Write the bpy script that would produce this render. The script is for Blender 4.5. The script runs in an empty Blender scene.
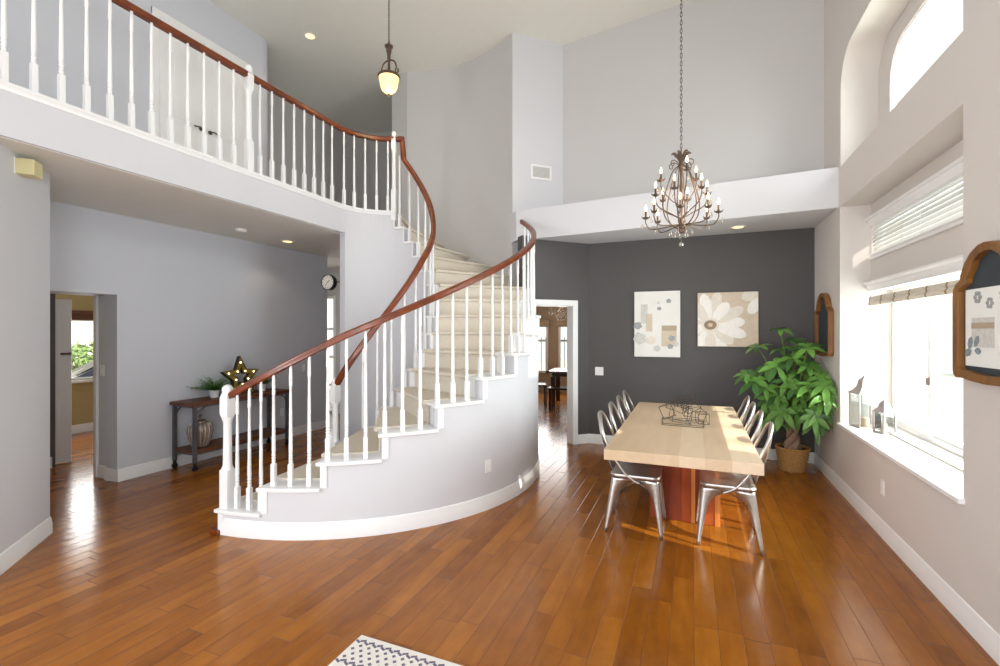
import bpy, bmesh, math, random
from math import sin, cos, pi, radians as R, sqrt, atan2
from mathutils import Vector, Matrix

random.seed(7)
S = bpy.context.scene
COL = S.collection

# ------------------------------------------------------------------ camera
cam = bpy.data.cameras.new('camera')
cam_o = bpy.data.objects.new('camera', cam)
COL.objects.link(cam_o)
cam.sensor_width = 36.0
cam.lens = 466.0 / 1000.0 * 36.0
cam.shift_y = -0.0015
cam.clip_start = 0.05
cam_o.location = (0, 0, 1.6)
cam_o.rotation_euler = (R(90), 0, R(22.393))
S.camera = cam_o

# ------------------------------------------------------------------ world, sun, daylight, exposure
W = bpy.data.worlds.new('sky')
S.world = W
W.use_nodes = True
wb = W.node_tree.nodes['Background']
wb.inputs[0].default_value = (0.96, 0.98, 1.0, 1)
wb.inputs[1].default_value = 1.25


def lamp(name, typ, loc, energy, col=(1, 1, 1), size=None, size_y=None, aim=None, rad=None):
    l = bpy.data.lights.new(name, typ)
    l.energy = energy
    l.color = col
    if typ == 'AREA':
        l.shape = 'RECTANGLE'
        l.size = size
        l.size_y = size_y
    if rad is not None:
        l.shadow_soft_size = rad
    o = bpy.data.objects.new(name, l)
    o.location = loc
    if aim is not None:
        o.rotation_euler = Vector(aim).to_track_quat('-Z', 'Y').to_euler()
    COL.objects.link(o)
    return o


sun = lamp('sun', 'SUN', (8, 2, 8), 6.5, (1.0, 0.93, 0.82), aim=(-1, 0.29, -0.72))
sun.data.angle = 0.012
# added fill from behind the camera, set before the rear wall openings
lamp('fill_rear_low', 'AREA', (-1.3, -4.25, 1.75), 80, (0.90, 0.955, 1.0), 4.2, 2.6, aim=(0, 1, 0.0))
lamp('fill_rear_high', 'AREA', (-1.7, -4.25, 4.5), 20, (0.92, 0.965, 1.0), 4.2, 1.8, aim=(0, 1, 0.0))
# added fill lamps on the solid side walls behind the camera
lamp('fill_right_rear', 'AREA', (1.30, -1.4, 1.6), 165, (0.87, 0.94, 1.0), 2.6, 1.9, aim=(-1, 0.25, 0))
lamp('fill_left_rear', 'AREA', (-3.97, -1.4, 1.6), 290, (0.93, 0.965, 1.0), 2.6, 1.9, aim=(1, 0.5, 0))
# daylight through the bay window and the arched window
lamp('daylight_bay', 'AREA', (2.35, 4.45, 1.38), 110, (0.89, 0.95, 1.0), 2.4, 1.3, aim=(-1, 0, 0)).data.spread = R(150)
lamp('daylight_arch', 'AREA', (2.2, 4.45, 3.85), 60, (0.95, 0.98, 1.0), 2.0, 1.0, aim=(-1, 0, -0.15)).data.spread = R(150)
# daylight of the neighbouring rooms
lamp('daylight_study', 'AREA', (-8.9, 4.35, 1.35), 45, (1, 0.98, 0.95), 1.4, 0.95, aim=(1, -0.1, 0))
lamp('daylight_family', 'AREA', (-3.1, 11.55, 1.5), 80, (1, 0.98, 0.96), 3.2, 1.2, aim=(0.1, -1, -0.05))
lamp('daylight_entry', 'AREA', (-6.6, 7.0, 1.3), 12, (1, 0.98, 0.96), 0.5, 1.8, aim=(0.1, -1, 0))
lamp('fill_upstairs', 'AREA', (-5.0, -2.2, 4.6), 18, (0.97, 0.98, 1.0), 1.4, 1.6, aim=(0, 1, 0))  # added fill to brighten the upper hallway, no window stands there

S.view_settings.view_transform = 'Standard'
S.view_settings.look = 'None'
S.view_settings.exposure = 0.0
S.view_settings.gamma = 1.0
S.view_settings.use_curve_mapping = False


# ------------------------------------------------------------------ materials
def lin(c):
    return tuple(((x / 255.0) / 12.92 if x / 255.0 <= 0.04045 else ((x / 255.0 + 0.055) / 1.055) ** 2.4) for x in c)


def new_mat(name):
    m = bpy.data.materials.new(name)
    m.use_nodes = True
    nt = m.node_tree
    return m, nt, nt.nodes['Principled BSDF']


def N(nt, t, **kw):
    n = nt.nodes.new(t)
    for k, v in kw.items():
        setattr(n, k, v)
    return n


def math_n(nt, op, a, b=None):
    n = nt.nodes.new('ShaderNodeMath')
    n.operation = op
    for i, x in enumerate((a, b)):
        if x is None:
            continue
        if isinstance(x, (int, float)):
            n.inputs[i].default_value = x
        else:
            nt.links.new(x, n.inputs[i])
    return n.outputs[0]


def mat(name, rgb, rough=0.5, metal=0.0, var=0.06, scale=8.0, bump=0.0, bscale=60.0, stretch=None, spec=0.5, coat=0.0):
    """painted / plain surface: colour with a slight noise variation and an optional fine bump"""
    m, nt, b = new_mat(name)
    c = lin(rgb)
    tc = N(nt, 'ShaderNodeTexCoord')
    src = tc.outputs['Object']
    if stretch:
        mp = N(nt, 'ShaderNodeMapping')
        mp.inputs['Scale'].default_value = stretch
        nt.links.new(src, mp.inputs[0])
        src = mp.outputs[0]
    no = N(nt, 'ShaderNodeTexNoise')
    no.inputs['Scale'].default_value = scale
    no.inputs['Detail'].default_value = 4
    nt.links.new(src, no.inputs['Vector'])
    rp = N(nt, 'ShaderNodeValToRGB')
    rp.color_ramp.elements[0].position = 0.3
    rp.color_ramp.elements[1].position = 0.7
    rp.color_ramp.elements[0].color = (*[x * (1 - var) for x in c], 1)
    rp.color_ramp.elements[1].color = (*[min(1, x * (1 + var)) for x in c], 1)
    nt.links.new(no.outputs['Fac'], rp.inputs[0])
    nt.links.new(rp.outputs[0], b.inputs['Base Color'])
    b.inputs['Roughness'].default_value = rough
    b.inputs['Metallic'].default_value = metal
    b.inputs['Specular IOR Level'].default_value = spec
    if coat:
        b.inputs['Coat Weight'].default_value = coat
        b.inputs['Coat Roughness'].default_value = 0.08
    if bump:
        n2 = N(nt, 'ShaderNodeTexNoise')
        n2.inputs['Scale'].default_value = bscale
        n2.inputs['Detail'].default_value = 3
        nt.links.new(src, n2.inputs['Vector'])
        bp = N(nt, 'ShaderNodeBump')
        bp.inputs['Strength'].default_value = bump
        bp.inputs['Distance'].default_value = 0.01
        nt.links.new(n2.outputs['Fac'], bp.inputs['Height'])
        nt.links.new(bp.outputs[0], b.inputs['Normal'])
    return m


def emis(name, rgb, strength):
    m, nt, b = new_mat(name)
    b.inputs['Base Color'].default_value = (*lin(rgb), 1)
    b.inputs['Emission Color'].default_value = (*lin(rgb), 1)
    b.inputs['Emission Strength'].default_value = strength
    return m


def glass_mat(name, rgb=(235, 240, 240), alpha=0.10, rough=0.02):
    m, nt, b = new_mat(name)
    out = nt.nodes['Material Output']
    tr = N(nt, 'ShaderNodeBsdfTransparent')
    tr.inputs[0].default_value = (*lin(rgb), 1)
    gl = N(nt, 'ShaderNodeBsdfGlossy')
    gl.inputs['Roughness'].default_value = rough
    mx = N(nt, 'ShaderNodeMixShader')
    mx.inputs[0].default_value = alpha
    nt.links.new(tr.outputs[0], mx.inputs[1])
    nt.links.new(gl.outputs[0], mx.inputs[2])
    nt.links.new(mx.outputs[0], out.inputs[0])
    return m


def floor_mat():
    m, nt, b = new_mat('hand_scraped_maple')
    L = nt.links
    geo = N(nt, 'ShaderNodeNewGeometry')
    sp = N(nt, 'ShaderNodeSeparateXYZ')
    L.new(geo.outputs['Position'], sp.inputs[0])
    PW, PL = 0.12, 1.05
    xr_ = math_n(nt, 'DIVIDE', math_n(nt, 'ADD', sp.outputs[0], 20.03), PW)
    row = math_n(nt, 'FLOOR', xr_)
    wn = N(nt, 'ShaderNodeTexWhiteNoise', noise_dimensions='1D')
    L.new(row, wn.inputs['W'])
    yo = math_n(nt, 'DIVIDE', math_n(nt, 'ADD', sp.outputs[1], math_n(nt, 'MULTIPLY', wn.outputs['Value'], 7.3)), PL)
    yo = math_n(nt, 'ADD', yo, 20)
    colm = math_n(nt, 'FLOOR', yo)
    cb = N(nt, 'ShaderNodeCombineXYZ')
    L.new(row, cb.inputs[0])
    L.new(colm, cb.inputs[1])
    w2 = N(nt, 'ShaderNodeTexWhiteNoise', noise_dimensions='2D')
    L.new(cb.outputs[0], w2.inputs['Vector'])
    # grain
    gv = N(nt, 'ShaderNodeCombineXYZ')
    L.new(math_n(nt, 'MULTIPLY', sp.outputs[0], 14.0), gv.inputs[0])
    L.new(math_n(nt, 'ADD', math_n(nt, 'MULTIPLY', sp.outputs[1], 2.2), math_n(nt, 'MULTIPLY', w2.outputs['Value'], 37)), gv.inputs[1])
    L.new(math_n(nt, 'MULTIPLY', w2.outputs['Value'], 50), gv.inputs[2])
    g = N(nt, 'ShaderNodeTexNoise')
    g.inputs['Scale'].default_value = 1.0
    g.inputs['Detail'].default_value = 6
    g.inputs['Roughness'].default_value = 0.62
    L.new(gv.outputs[0], g.inputs['Vector'])
    bl = N(nt, 'ShaderNodeTexNoise')
    bl.inputs['Scale'].default_value = 1.0
    bl.inputs['Detail'].default_value = 4
    bl.inputs['Roughness'].default_value = 0.6
    bv = N(nt, 'ShaderNodeCombineXYZ')
    L.new(math_n(nt, 'MULTIPLY', sp.outputs[0], 9.0), bv.inputs[0])
    L.new(math_n(nt, 'MULTIPLY', sp.outputs[1], 5.0), bv.inputs[1])
    L.new(math_n(nt, 'MULTIPLY', w2.outputs['Value'], 33), bv.inputs[2])
    L.new(bv.outputs[0], bl.inputs['Vector'])
    tone = math_n(nt, 'ADD', math_n(nt, 'MULTIPLY', w2.outputs['Value'], 0.30), math_n(nt, 'MULTIPLY', g.outputs['Fac'], 0.62))
    tone = math_n(nt, 'ADD', tone, math_n(nt, 'MULTIPLY', bl.outputs['Fac'], 0.40))
    rp = N(nt, 'ShaderNodeValToRGB')
    cr = rp.color_ramp
    cr.elements[0].position = 0.2
    cr.elements[0].color = (*lin((88, 47, 11)), 1)
    cr.elements[1].position = 1.0
    cr.elements[1].color = (*lin((178, 112, 36)), 1)
    e = cr.elements.new(0.42)
    e.color = (*lin((126, 71, 17)), 1)
    e = cr.elements.new(0.68)
    e.color = (*lin((151, 90, 25)), 1)
    L.new(tone, rp.inputs[0])
    # seams
    fx = math_n(nt, 'FRACT', xr_)
    fy = math_n(nt, 'FRACT', yo)
    dx = math_n(nt, 'MULTIPLY', math_n(nt, 'MINIMUM', fx, math_n(nt, 'SUBTRACT', 1.0, fx)), PW)
    dy = math_n(nt, 'MULTIPLY', math_n(nt, 'MINIMUM', fy, math_n(nt, 'SUBTRACT', 1.0, fy)), PL)
    d = math_n(nt, 'MINIMUM', dx, dy)
    mr = N(nt, 'ShaderNodeMapRange')
    mr.inputs[1].default_value = 0.0005
    mr.inputs[2].default_value = 0.0024
    L.new(d, mr.inputs[0])
    mx = N(nt, 'ShaderNodeMix', data_type='RGBA')
    mx.inputs[6].default_value = (*lin((104, 58, 22)), 1)
    L.new(mr.outputs[0], mx.inputs[0])
    L.new(rp.outputs[0], mx.inputs[7])
    L.new(mx.outputs[2], b.inputs['Base Color'])
    b.inputs['Roughness'].default_value = 0.2
    b.inputs['Specular IOR Level'].default_value = 0.36
    # scraped ripples and seams
    sv = N(nt, 'ShaderNodeCombineXYZ')
    L.new(math_n(nt, 'ADD', math_n(nt, 'MULTIPLY', sp.outputs[0], 9), math_n(nt, 'MULTIPLY', w2.outputs['Value'], 20)), sv.inputs[0])
    L.new(math_n(nt, 'MULTIPLY', sp.outputs[1], 16), sv.inputs[1])
    sc = N(nt, 'ShaderNodeTexNoise')
    sc.inputs['Scale'].default_value = 1.0
    sc.inputs['Detail'].default_value = 2
    L.new(sv.outputs[0], sc.inputs['Vector'])
    hgt = math_n(nt, 'ADD', math_n(nt, 'MULTIPLY', sc.outputs['Fac'], 0.35), math_n(nt, 'MULTIPLY', mr.outputs[0], 0.25))
    bp = N(nt, 'ShaderNodeBump')
    bp.inputs['Strength'].default_value = 0.35
    bp.inputs['Distance'].default_value = 0.012
    L.new(hgt, bp.inputs['Height'])
    L.new(bp.outputs[0], b.inputs['Normal'])
    return m


def wood(name, c0, c1, scale=(12, 1.5, 12), rough=0.35, coat=0.0, dist=4.0, planks=None):
    m, nt, b = new_mat(name)
    L = nt.links
    tc = N(nt, 'ShaderNodeTexCoord')
    mp = N(nt, 'ShaderNodeMapping')
    mp.inputs['Scale'].default_value = scale
    L.new(tc.outputs['Object'], mp.inputs[0])
    no = N(nt, 'ShaderNodeTexNoise')
    no.inputs['Scale'].default_value = 1.6
    no.inputs['Detail'].default_value = 7
    no.inputs['Distortion'].default_value = dist * 0.2
    L.new(mp.outputs[0], no.inputs['Vector'])
    fac = no.outputs['Fac']
    if planks:
        axis, w = planks
        sp = N(nt, 'ShaderNodeSeparateXYZ')
        L.new(tc.outputs['Object'], sp.inputs[0])
        fl = math_n(nt, 'FLOOR', math_n(nt, 'DIVIDE', sp.outputs[axis], w))
        wn = N(nt, 'ShaderNodeTexWhiteNoise', noise_dimensions='1D')
        L.new(fl, wn.inputs['W'])
        fac = math_n(nt, 'ADD', math_n(nt, 'MULTIPLY', fac, 0.5), math_n(nt, 'MULTIPLY', wn.outputs['Value'], 0.5))
    rp = N(nt, 'ShaderNodeValToRGB')
    rp.color_ramp.elements[0].position = 0.25
    rp.color_ramp.elements[1].position = 0.75
    rp.color_ramp.elements[0].color = (*lin(c0), 1)
    rp.color_ramp.elements[1].color = (*lin(c1), 1)
    L.new(fac, rp.inputs[0])
    L.new(rp.outputs[0], b.inputs['Base Color'])
    b.inputs['Roughness'].default_value = rough
    if coat:
        b.inputs['Coat Weight'].default_value = coat
        b.inputs['Coat Roughness'].default_value = 0.1
    return m


M = {}
M['paint'] = mat('pale_grey_wall_paint', (212, 212, 216), 0.75, var=0.008, scale=2)
M['paint_blue'] = mat('blue_grey_wall_paint', (208, 210, 217), 0.75, var=0.008, scale=2)
M['paint_warm'] = mat('warm_grey_wall_paint', (200, 198, 197), 0.75, var=0.008, scale=2)
M['paint_warm_lifted'] = mat('warm_grey_wall_paint_lifted', (214, 208, 203), 0.75, var=0.008, scale=2)  # same warm grey paint, brightened in its colour where the right wall lacks light
M['ceiling'] = mat('ceiling_paint', (234, 232, 224), 0.85, var=0.01)
M['dark'] = mat('charcoal_wall_paint', (82, 79, 79), 0.7, var=0.02, scale=2)
M['tan'] = mat('tan_wall_paint', (178, 160, 138), 0.8, var=0.02)
M['yellow'] = mat('olive_yellow_wall_paint', (182, 166, 118), 0.8, var=0.02)
M['white'] = mat('white_gloss_paint', (240, 240, 240), 0.35, var=0.01)
M['plastic'] = mat('white_plastic', (238, 238, 236), 0.35, var=0.01)
M['cream_plastic'] = mat('cream_plastic', (222, 214, 164), 0.5, var=0.02)
M['floor'] = floor_mat()
M['carpet'] = mat('beige_carpet', (222, 212, 196), 0.95, var=0.10, scale=90, bump=0.5, bscale=260, spec=0.1)
M['rail'] = wood('cherry_handrail_wood', (86, 36, 8), (136, 62, 18), (5, 5, 5), 0.3, coat=0.12)
M['maple'] = wood('pale_maple', (208, 180, 146), (232, 209, 180), (7, 0.9, 7), 0.42, planks=(0, 0.16))
M['padauk'] = wood('red_brown_wood', (120, 44, 6), (184, 84, 20), (8, 8, 1.0), 0.7, planks=(0, 0.075))
M['light_strip'] = wood('light_orange_wood', (206, 120, 48), (226, 146, 70), (8, 8, 1.0), 0.4)
M['steel'] = mat('galvanised_steel', (192, 188, 184), 0.33, metal=0.92, var=0.08, scale=14, bump=0.05, bscale=30)
M['blackmetal'] = mat('dark_iron', (52, 50, 50), 0.5, metal=0.6, var=0.15)
M['greymetal'] = mat('grey_iron', (104, 104, 108), 0.5, metal=0.5, var=0.15)
M['wire'] = mat('dark_wire', (74, 66, 60), 0.45, metal=0.5)
M['bronze'] = mat('aged_bronze', (98, 80, 68), 0.42, metal=0.6, var=0.2, scale=40)
M['gold'] = mat('aged_gold_tin', (158, 132, 58), 0.45, metal=0.5, var=0.15, scale=30)
M['dark_tin'] = mat('dark_tin', (62, 56, 40), 0.5, metal=0.4)
M['console'] = wood('rustic_brown_wood', (70, 36, 20), (126, 76, 46), (10, 1.2, 10), 0.5)
M['pine'] = wood('honey_pine', (98, 62, 24), (150, 102, 48), (9, 9, 1.4), 0.45)
M['slate'] = mat('chalkboard_slate', (52, 60, 66), 0.7, var=0.12)
M['paper'] = mat('white_paper', (236, 238, 234), 0.8, var=0.015)
M['ink'] = mat('grey_print', (158, 160, 160), 0.8, var=0.2, scale=60)
M['ink_light'] = mat('pale_grey_print', (206, 204, 198), 0.8, var=0.10, scale=40)
M['ink_teal'] = mat('blue_grey_print', (134, 146, 150), 0.8, var=0.2, scale=50)
M['canvas_white'] = mat('pale_canvas', (232, 229, 224), 0.85, var=0.03, scale=5)
M['canvas_beige'] = mat('linen_canvas', (208, 192, 172), 0.85, var=0.06, scale=20)
M['petal'] = mat('white_petal_print', (240, 236, 230), 0.85, var=0.04, scale=20)
M['petal_shade'] = mat('ivory_petal_print', (226, 218, 206), 0.85, var=0.05, scale=20)
M['seed'] = mat('brown_seed_print', (150, 130, 102), 0.85, var=0.25, scale=120)
M['wicker'] = mat('woven_wicker', (186, 142, 84), 0.7, var=0.28, scale=60, bump=0.3, bscale=90)
M['trunk'] = mat('plant_trunk', (172, 142, 122), 0.8, var=0.2, scale=25, bump=0.3)
M['stem'] = mat('green_stem', (112, 132, 60), 0.6, var=0.1)
M['leaf'] = mat('glossy_leaf', (98, 144, 62), 0.38, var=0.35, scale=5)
M['leaf_dark'] = mat('deep_green_leaf', (62, 104, 46), 0.4, var=0.3, scale=6)
M['fern'] = mat('fresh_fern_leaf', (84, 136, 48), 0.5, var=0.3, scale=30)
M['soil'] = mat('potting_soil', (70, 52, 40), 0.95, var=0.2, scale=60)
M['vase'] = mat('ribbed_brown_glaze', (140, 122, 108), 0.28, metal=0.25, var=0.15, scale=20)
M['vase_light'] = mat('ribbed_silver_glaze', (206, 198, 190), 0.25, metal=0.3, var=0.1, scale=20)
M['clockface'] = mat('clock_face', (228, 224, 214), 0.5, var=0.01)
M['black'] = mat('black_enamel', (24, 24, 25), 0.35, var=0.05)
M['blind'] = mat('white_blind_slat', (244, 243, 240), 0.5, var=0.01)
_nt = M['blind'].node_tree
_tl = N(_nt, 'ShaderNodeBsdfTranslucent')
_mx = N(_nt, 'ShaderNodeMixShader')
_mx.inputs[0].default_value = 0.55
_nt.links.new(_nt.nodes['Principled BSDF'].outputs[0], _mx.inputs[1])
_nt.links.new(_tl.outputs[0], _mx.inputs[2])
_nt.links.new(_mx.outputs[0], _nt.nodes['Material Output'].inputs[0])
M['shade'] = mat('striped_linen_shade', (214, 206, 192), 0.85, var=0.06, scale=30)
M['lantern'] = mat('whitewashed_metal', (168, 158, 154), 0.5, metal=0.2, var=0.12, scale=40)
M['glass'] = glass_mat('window_glass', (250, 252, 250), 0.04)
M['lglass'] = glass_mat('lantern_glass', (246, 247, 246), 0.05)
M['crystal'] = glass_mat('crystal', (240, 232, 220), 0.35, 0.05)
M['bulb'] = emis('candle_bulb', (255, 226, 180), 3.5)
M['ledbulb'] = emis('marquee_bulb', (255, 240, 196), 5.0)
M['shade_glow'] = emis('frosted_amber_glass', (255, 214, 150), 1.1)
M['downlight'] = emis('downlight_glow', (255, 206, 130), 3.0)
M['candle'] = mat('candle_sleeve', (226, 208, 178), 0.6, var=0.05)
M['rug'] = mat('cream_wool', (236, 231, 224), 0.95, var=0.05, scale=120, bump=0.4, bscale=220, spec=0.1)
M['rug_print'] = mat('slate_purple_wool', (112, 108, 124), 0.95, var=0.12, scale=120, bump=0.4, bscale=220, spec=0.1)
M['darkwood'] = wood('espresso_wood', (40, 20, 16), (66, 34, 26), (8, 8, 2), 0.25)
M['table_glossy'] = mat('polished_grey_tabletop', (150, 138, 140), 0.12, var=0.05, spec=0.8)
M['chrome'] = mat('brushed_nickel', (150, 142, 132), 0.3, metal=0.8)
M['grass_out'] = mat('dry_lawn', (214, 216, 198), 0.9, var=0.15, scale=6)
M['hedge'] = mat('hedge_leaf', (140, 166, 104), 0.7, var=0.3, scale=12)
M['stucco'] = mat('white_stucco', (228, 224, 214), 0.9, var=0.03)
M['car'] = mat('dark_blue_car_paint', (66, 72, 92), 0.25, var=0.05, spec=0.7)
M['concrete'] = mat('pale_concrete', (206, 200, 190), 0.9, var=0.05, scale=5)
M['roof'] = mat('eave_paint', (214, 208, 200), 0.9, var=0.03)


# ------------------------------------------------------------------ mesh helpers
class MB:
    def __init__(s):
        s.v = []
        s.f = []

    def add(s, vs, fs):
        o = len(s.v)
        s.v += [tuple(p) for p in vs]
        s.f += [tuple(i + o for i in f) for f in fs]
        return s

    def box(s, a, b):
        x0, y0, z0 = [min(p, q) for p, q in zip(a, b)]
        x1, y1, z1 = [max(p, q) for p, q in zip(a, b)]
        return s.add([(x0, y0, z0), (x1, y0, z0), (x1, y1, z0), (x0, y1, z0), (x0, y0, z1), (x1, y0, z1), (x1, y1, z1), (x0, y1, z1)],
                     [(0, 3, 2, 1), (4, 5, 6, 7), (0, 1, 5, 4), (1, 2, 6, 5), (2, 3, 7, 6), (3, 0, 4, 7)])

    def obox(s, c, ux, uy, uz, hx, hy, hz):
        """box centred at c with unit axes and half sizes"""
        c, ux, uy, uz = Vector(c), Vector(ux).normalized(), Vector(uy).normalized(), Vector(uz).normalized()
        vs = []
        for k in (-1, 1):
            for i, j in ((-1, -1), (1, -1), (1, 1), (-1, 1)):
                vs.append(c + ux * hx * i + uy * hy * j + uz * hz * k)
        return s.add(vs, [(0, 3, 2, 1), (4, 5, 6, 7), (0, 1, 5, 4), (1, 2, 6, 5), (2, 3, 7, 6), (3, 0, 4, 7)])

    def wallbox(s, p, q, t, z0, z1):
        """wall slab from p to q (2D), thickness t to the left of p->q (negative: right)"""
        p, q = Vector(p), Vector(q)
        d = (q - p).normalized()
        n = Vector((-d.y, d.x)) * t
        return s.prism([p, q, q + n, p + n], z0, z1)

    def prism(s, poly, z0, z1):
        poly = [(p[0], p[1]) for p in poly]
        a = sum(poly[i][0] * poly[(i + 1) % len(poly)][1] - poly[(i + 1) % len(poly)][0] * poly[i][1] for i in range(len(poly)))
        if a < 0:
            poly.reverse()
        n = len(poly)
        vs = [(x, y, z0) for x, y in poly] + [(x, y, z1) for x, y in poly]
        fs = [tuple(range(n - 1, -1, -1)), tuple(range(n, 2 * n))]
        fs += [(i, (i + 1) % n, n + (i + 1) % n, n + i) for i in range(n)]
        return s.add(vs, fs)

    def prism_ax(s, poly, a0, a1, fn):
        """prism of a 2D outline; fn(u, v, w) -> xyz"""
        n = len(poly)
        vs = [fn(u, v, a0) for u, v in poly] + [fn(u, v, a1) for u, v in poly]
        fs = [tuple(range(n - 1, -1, -1)), tuple(range(n, 2 * n))]
        fs += [(i, (i + 1) % n, n + (i + 1) % n, n + i) for i in range(n)]
        return s.add(vs, fs)

    def tube(s, pts, r, n=8, closed=False, caps=True):
        pts = [Vector(p) for p in pts]
        m = len(pts)
        rs = r if isinstance(r, (list, tuple)) else [r] * m
        vs, fs = [], []
        u = None
        for i, p in enumerate(pts):
            if closed:
                t = pts[(i + 1) % m] - pts[i - 1]
            else:
                t = pts[min(i + 1, m - 1)] - pts[max(i - 1, 0)]
            t = t.normalized() if t.length > 1e-9 else Vector((0, 0, 1))
            if u is None:
                u = t.orthogonal().normalized()
            else:
                u = (u - t * u.dot(t))
                u = u.normalized() if u.length > 1e-6 else t.orthogonal().normalized()
            w = t.cross(u)
            for k in range(n):
                a = 2 * pi * k / n
                vs.append(p + (u * cos(a) + w * sin(a)) * rs[i])
        for i in range(m if closed else m - 1):
            j = (i + 1) % m
            for k in range(n):
                l = (k + 1) % n
                fs.append((i * n + k, i * n + l, j * n + l, j * n + k))
        if not closed and caps:
            fs.append(tuple(range(n - 1, -1, -1)))
            fs.append(tuple(range((m - 1) * n, m * n)))
        return s.add(vs, fs)

    def sweep(s, pts, prof, closed=False, upright=True):
        """prof: list of (side, up); side = right of travel direction"""
        pts = [Vector(p) for p in pts]
        m, n = len(pts), len(prof)
        vs, fs = [], []
        for i, p in enumerate(pts):
            if closed:
                t = pts[(i + 1) % m] - pts[i - 1]
            else:
                t = pts[min(i + 1, m - 1)] - pts[max(i - 1, 0)]
            t.normalize()
            h = Vector((t.x, t.y, 0))
            if h.length < 1e-4:
                h = Vector(vs and s._lh or (1, 0, 0))
            h.normalize()
            s._lh = h.copy()
            side = Vector((h.y, -h.x, 0))
            up = Vector((0, 0, 1)) if upright else side.cross(t).normalized()
            for a, b in prof:
                vs.append(p + side * a + up * b)
        for i in range(m if closed else m - 1):
            j = (i + 1) % m
            for k in range(n):
                l = (k + 1) % n
                fs.append((i * n + k, j * n + k, j * n + l, i * n + l))
        if not closed:
            fs.append(tuple(range(n)))
            fs.append(tuple(range(m * n - 1, (m - 1) * n - 1, -1)))
        return s.add(vs, fs)

    def lathe(s, prof, n=16, c=(0, 0, 0), rot=0.0):
        vs, fs = [], []
        for r, z in prof:
            for k in range(n):
                a = 2 * pi * k / n + rot
                vs.append((c[0] + r * cos(a), c[1] + r * sin(a), c[2] + z))
        m = len(prof)
        for i in range(m - 1):
            for k in range(n):
                l = (k + 1) % n
                fs.append((i * n + k, i * n + l, (i + 1) * n + l, (i + 1) * n + k))
        fs.append(tuple(range(n - 1, -1, -1)))
        fs.append(tuple(range((m - 1) * n, m * n)))
        return s.add(vs, fs)

    def sector(s, ri, ro, t0, t1, z0, z1, n=6, ci=None, co=None):
        """ring sector between an inner curve (centre ci) and an outer curve (centre co)"""
        vs = []
        for i in range(n + 1):
            t = R(t0 + (t1 - t0) * i / n)
            a = (ci[0] + ri * cos(t), ci[1] + ri * sin(t))
            b = (co[0] + ro * cos(t), co[1] + ro * sin(t))
            vs += [(*a, z0), (*b, z0), (*b, z1), (*a, z1)]
        fs = [(0, 1, 2, 3)]
        for i in range(n):
            o, q = 4 * i, 4 * i + 4
            for k in range(4):
                l = (k + 1) % 4
                fs.append((o + k, q + k, q + l, o + l))
        q = 4 * n
        fs.append((q + 3, q + 2, q + 1, q))
        return s.add(vs, fs)

    def ball(s, c, r, n=10, m=6, sz=1.0):
        prof = [(max(1e-4, r * sin(pi * i / m)), -r * sz * cos(pi * i / m)) for i in range(m + 1)]
        return s.lathe(prof, n, c)

    def xf(s, mtx):
        s.v = [tuple(mtx @ Vector(p)) for p in s.v]
        return s

    def build(s, name, m, parent=None, smooth=None, bevel=0.0, kind=None, label=None, solid=0.0, seg=2):
        me = bpy.data.meshes.new(name)
        me.from_pydata(s.v, [], s.f)
        bm = bmesh.new()
        bm.from_mesh(me)
        bmesh.ops.recalc_face_normals(bm, faces=bm.faces)
        bm.to_mesh(me)
        bm.free()
        if smooth:
            me.polygons.foreach_set('use_smooth', [True] * len(me.polygons))
            me.set_sharp_from_angle(angle=R(smooth))
        me.materials.append(m)
        o = bpy.data.objects.new(name, me)
        COL.objects.link(o)
        if parent is not None:
            o.parent = parent
        if solid:
            md = o.modifiers.new('solid', 'SOLIDIFY')
            md.thickness = solid
            md.offset = 0
        if bevel:
            md = o.modifiers.new('bevel', 'BEVEL')
            md.width = bevel
            md.segments = seg
            md.limit_method = 'ANGLE'
            md.angle_limit = R(40)
        if kind:
            o['kind'] = kind
        if label:
            o['label'] = label
        return o


def thing(name, label, cat, loc=(0, 0, 0), rz=0.0, group=None):
    o = bpy.data.objects.new(name, None)
    o.empty_display_size = 0.1
    COL.objects.link(o)
    o.location = loc
    o.rotation_euler = (0, 0, rz)
    o['label'] = label
    o['category'] = cat
    if group:
        o['group'] = group
    return o


def tag(o, label, cat, group=None):
    o['label'] = label
    o['category'] = cat
    if group:
        o['group'] = group
    return o


def struct(mb, name, m, parent=None, **kw):
    return mb.build(name, m, parent, kind='structure', **kw)


def dup(root, loc, rz, label, group=None):
    def rec(o, par):
        c = o.copy()
        COL.objects.link(c)
        c.parent = par
        for ch in list(o.children):
            rec(ch, c)
        return c
    c = rec(root, None)
    c.location = loc
    c.rotation_euler = (0, 0, rz)
    c['label'] = label
    if group:
        c['group'] = group
    return c


def arc(c, r, t0, t1, n):
    return [(c[0] + r * cos(R(t0 + (t1 - t0) * i / n)), c[1] + r * sin(R(t0 + (t1 - t0) * i / n))) for i in range(n + 1)]


def smooth_path(pts, sub=6):
    """Catmull-Rom through 3D points"""
    P = [Vector(p) for p in pts]
    out = []
    for i in range(len(P) - 1):
        p0, p1, p2, p3 = P[max(i - 1, 0)], P[i], P[i + 1], P[min(i + 2, len(P) - 1)]
        for k in range(sub):
            t = k / sub
            out.append(0.5 * ((2 * p1) + (p2 - p0) * t + (2 * p0 - 5 * p1 + 4 * p2 - p3) * t * t + (3 * p1 - p0 - 3 * p2 + p3) * t ** 3))
    out.append(P[-1])
    return out


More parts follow.
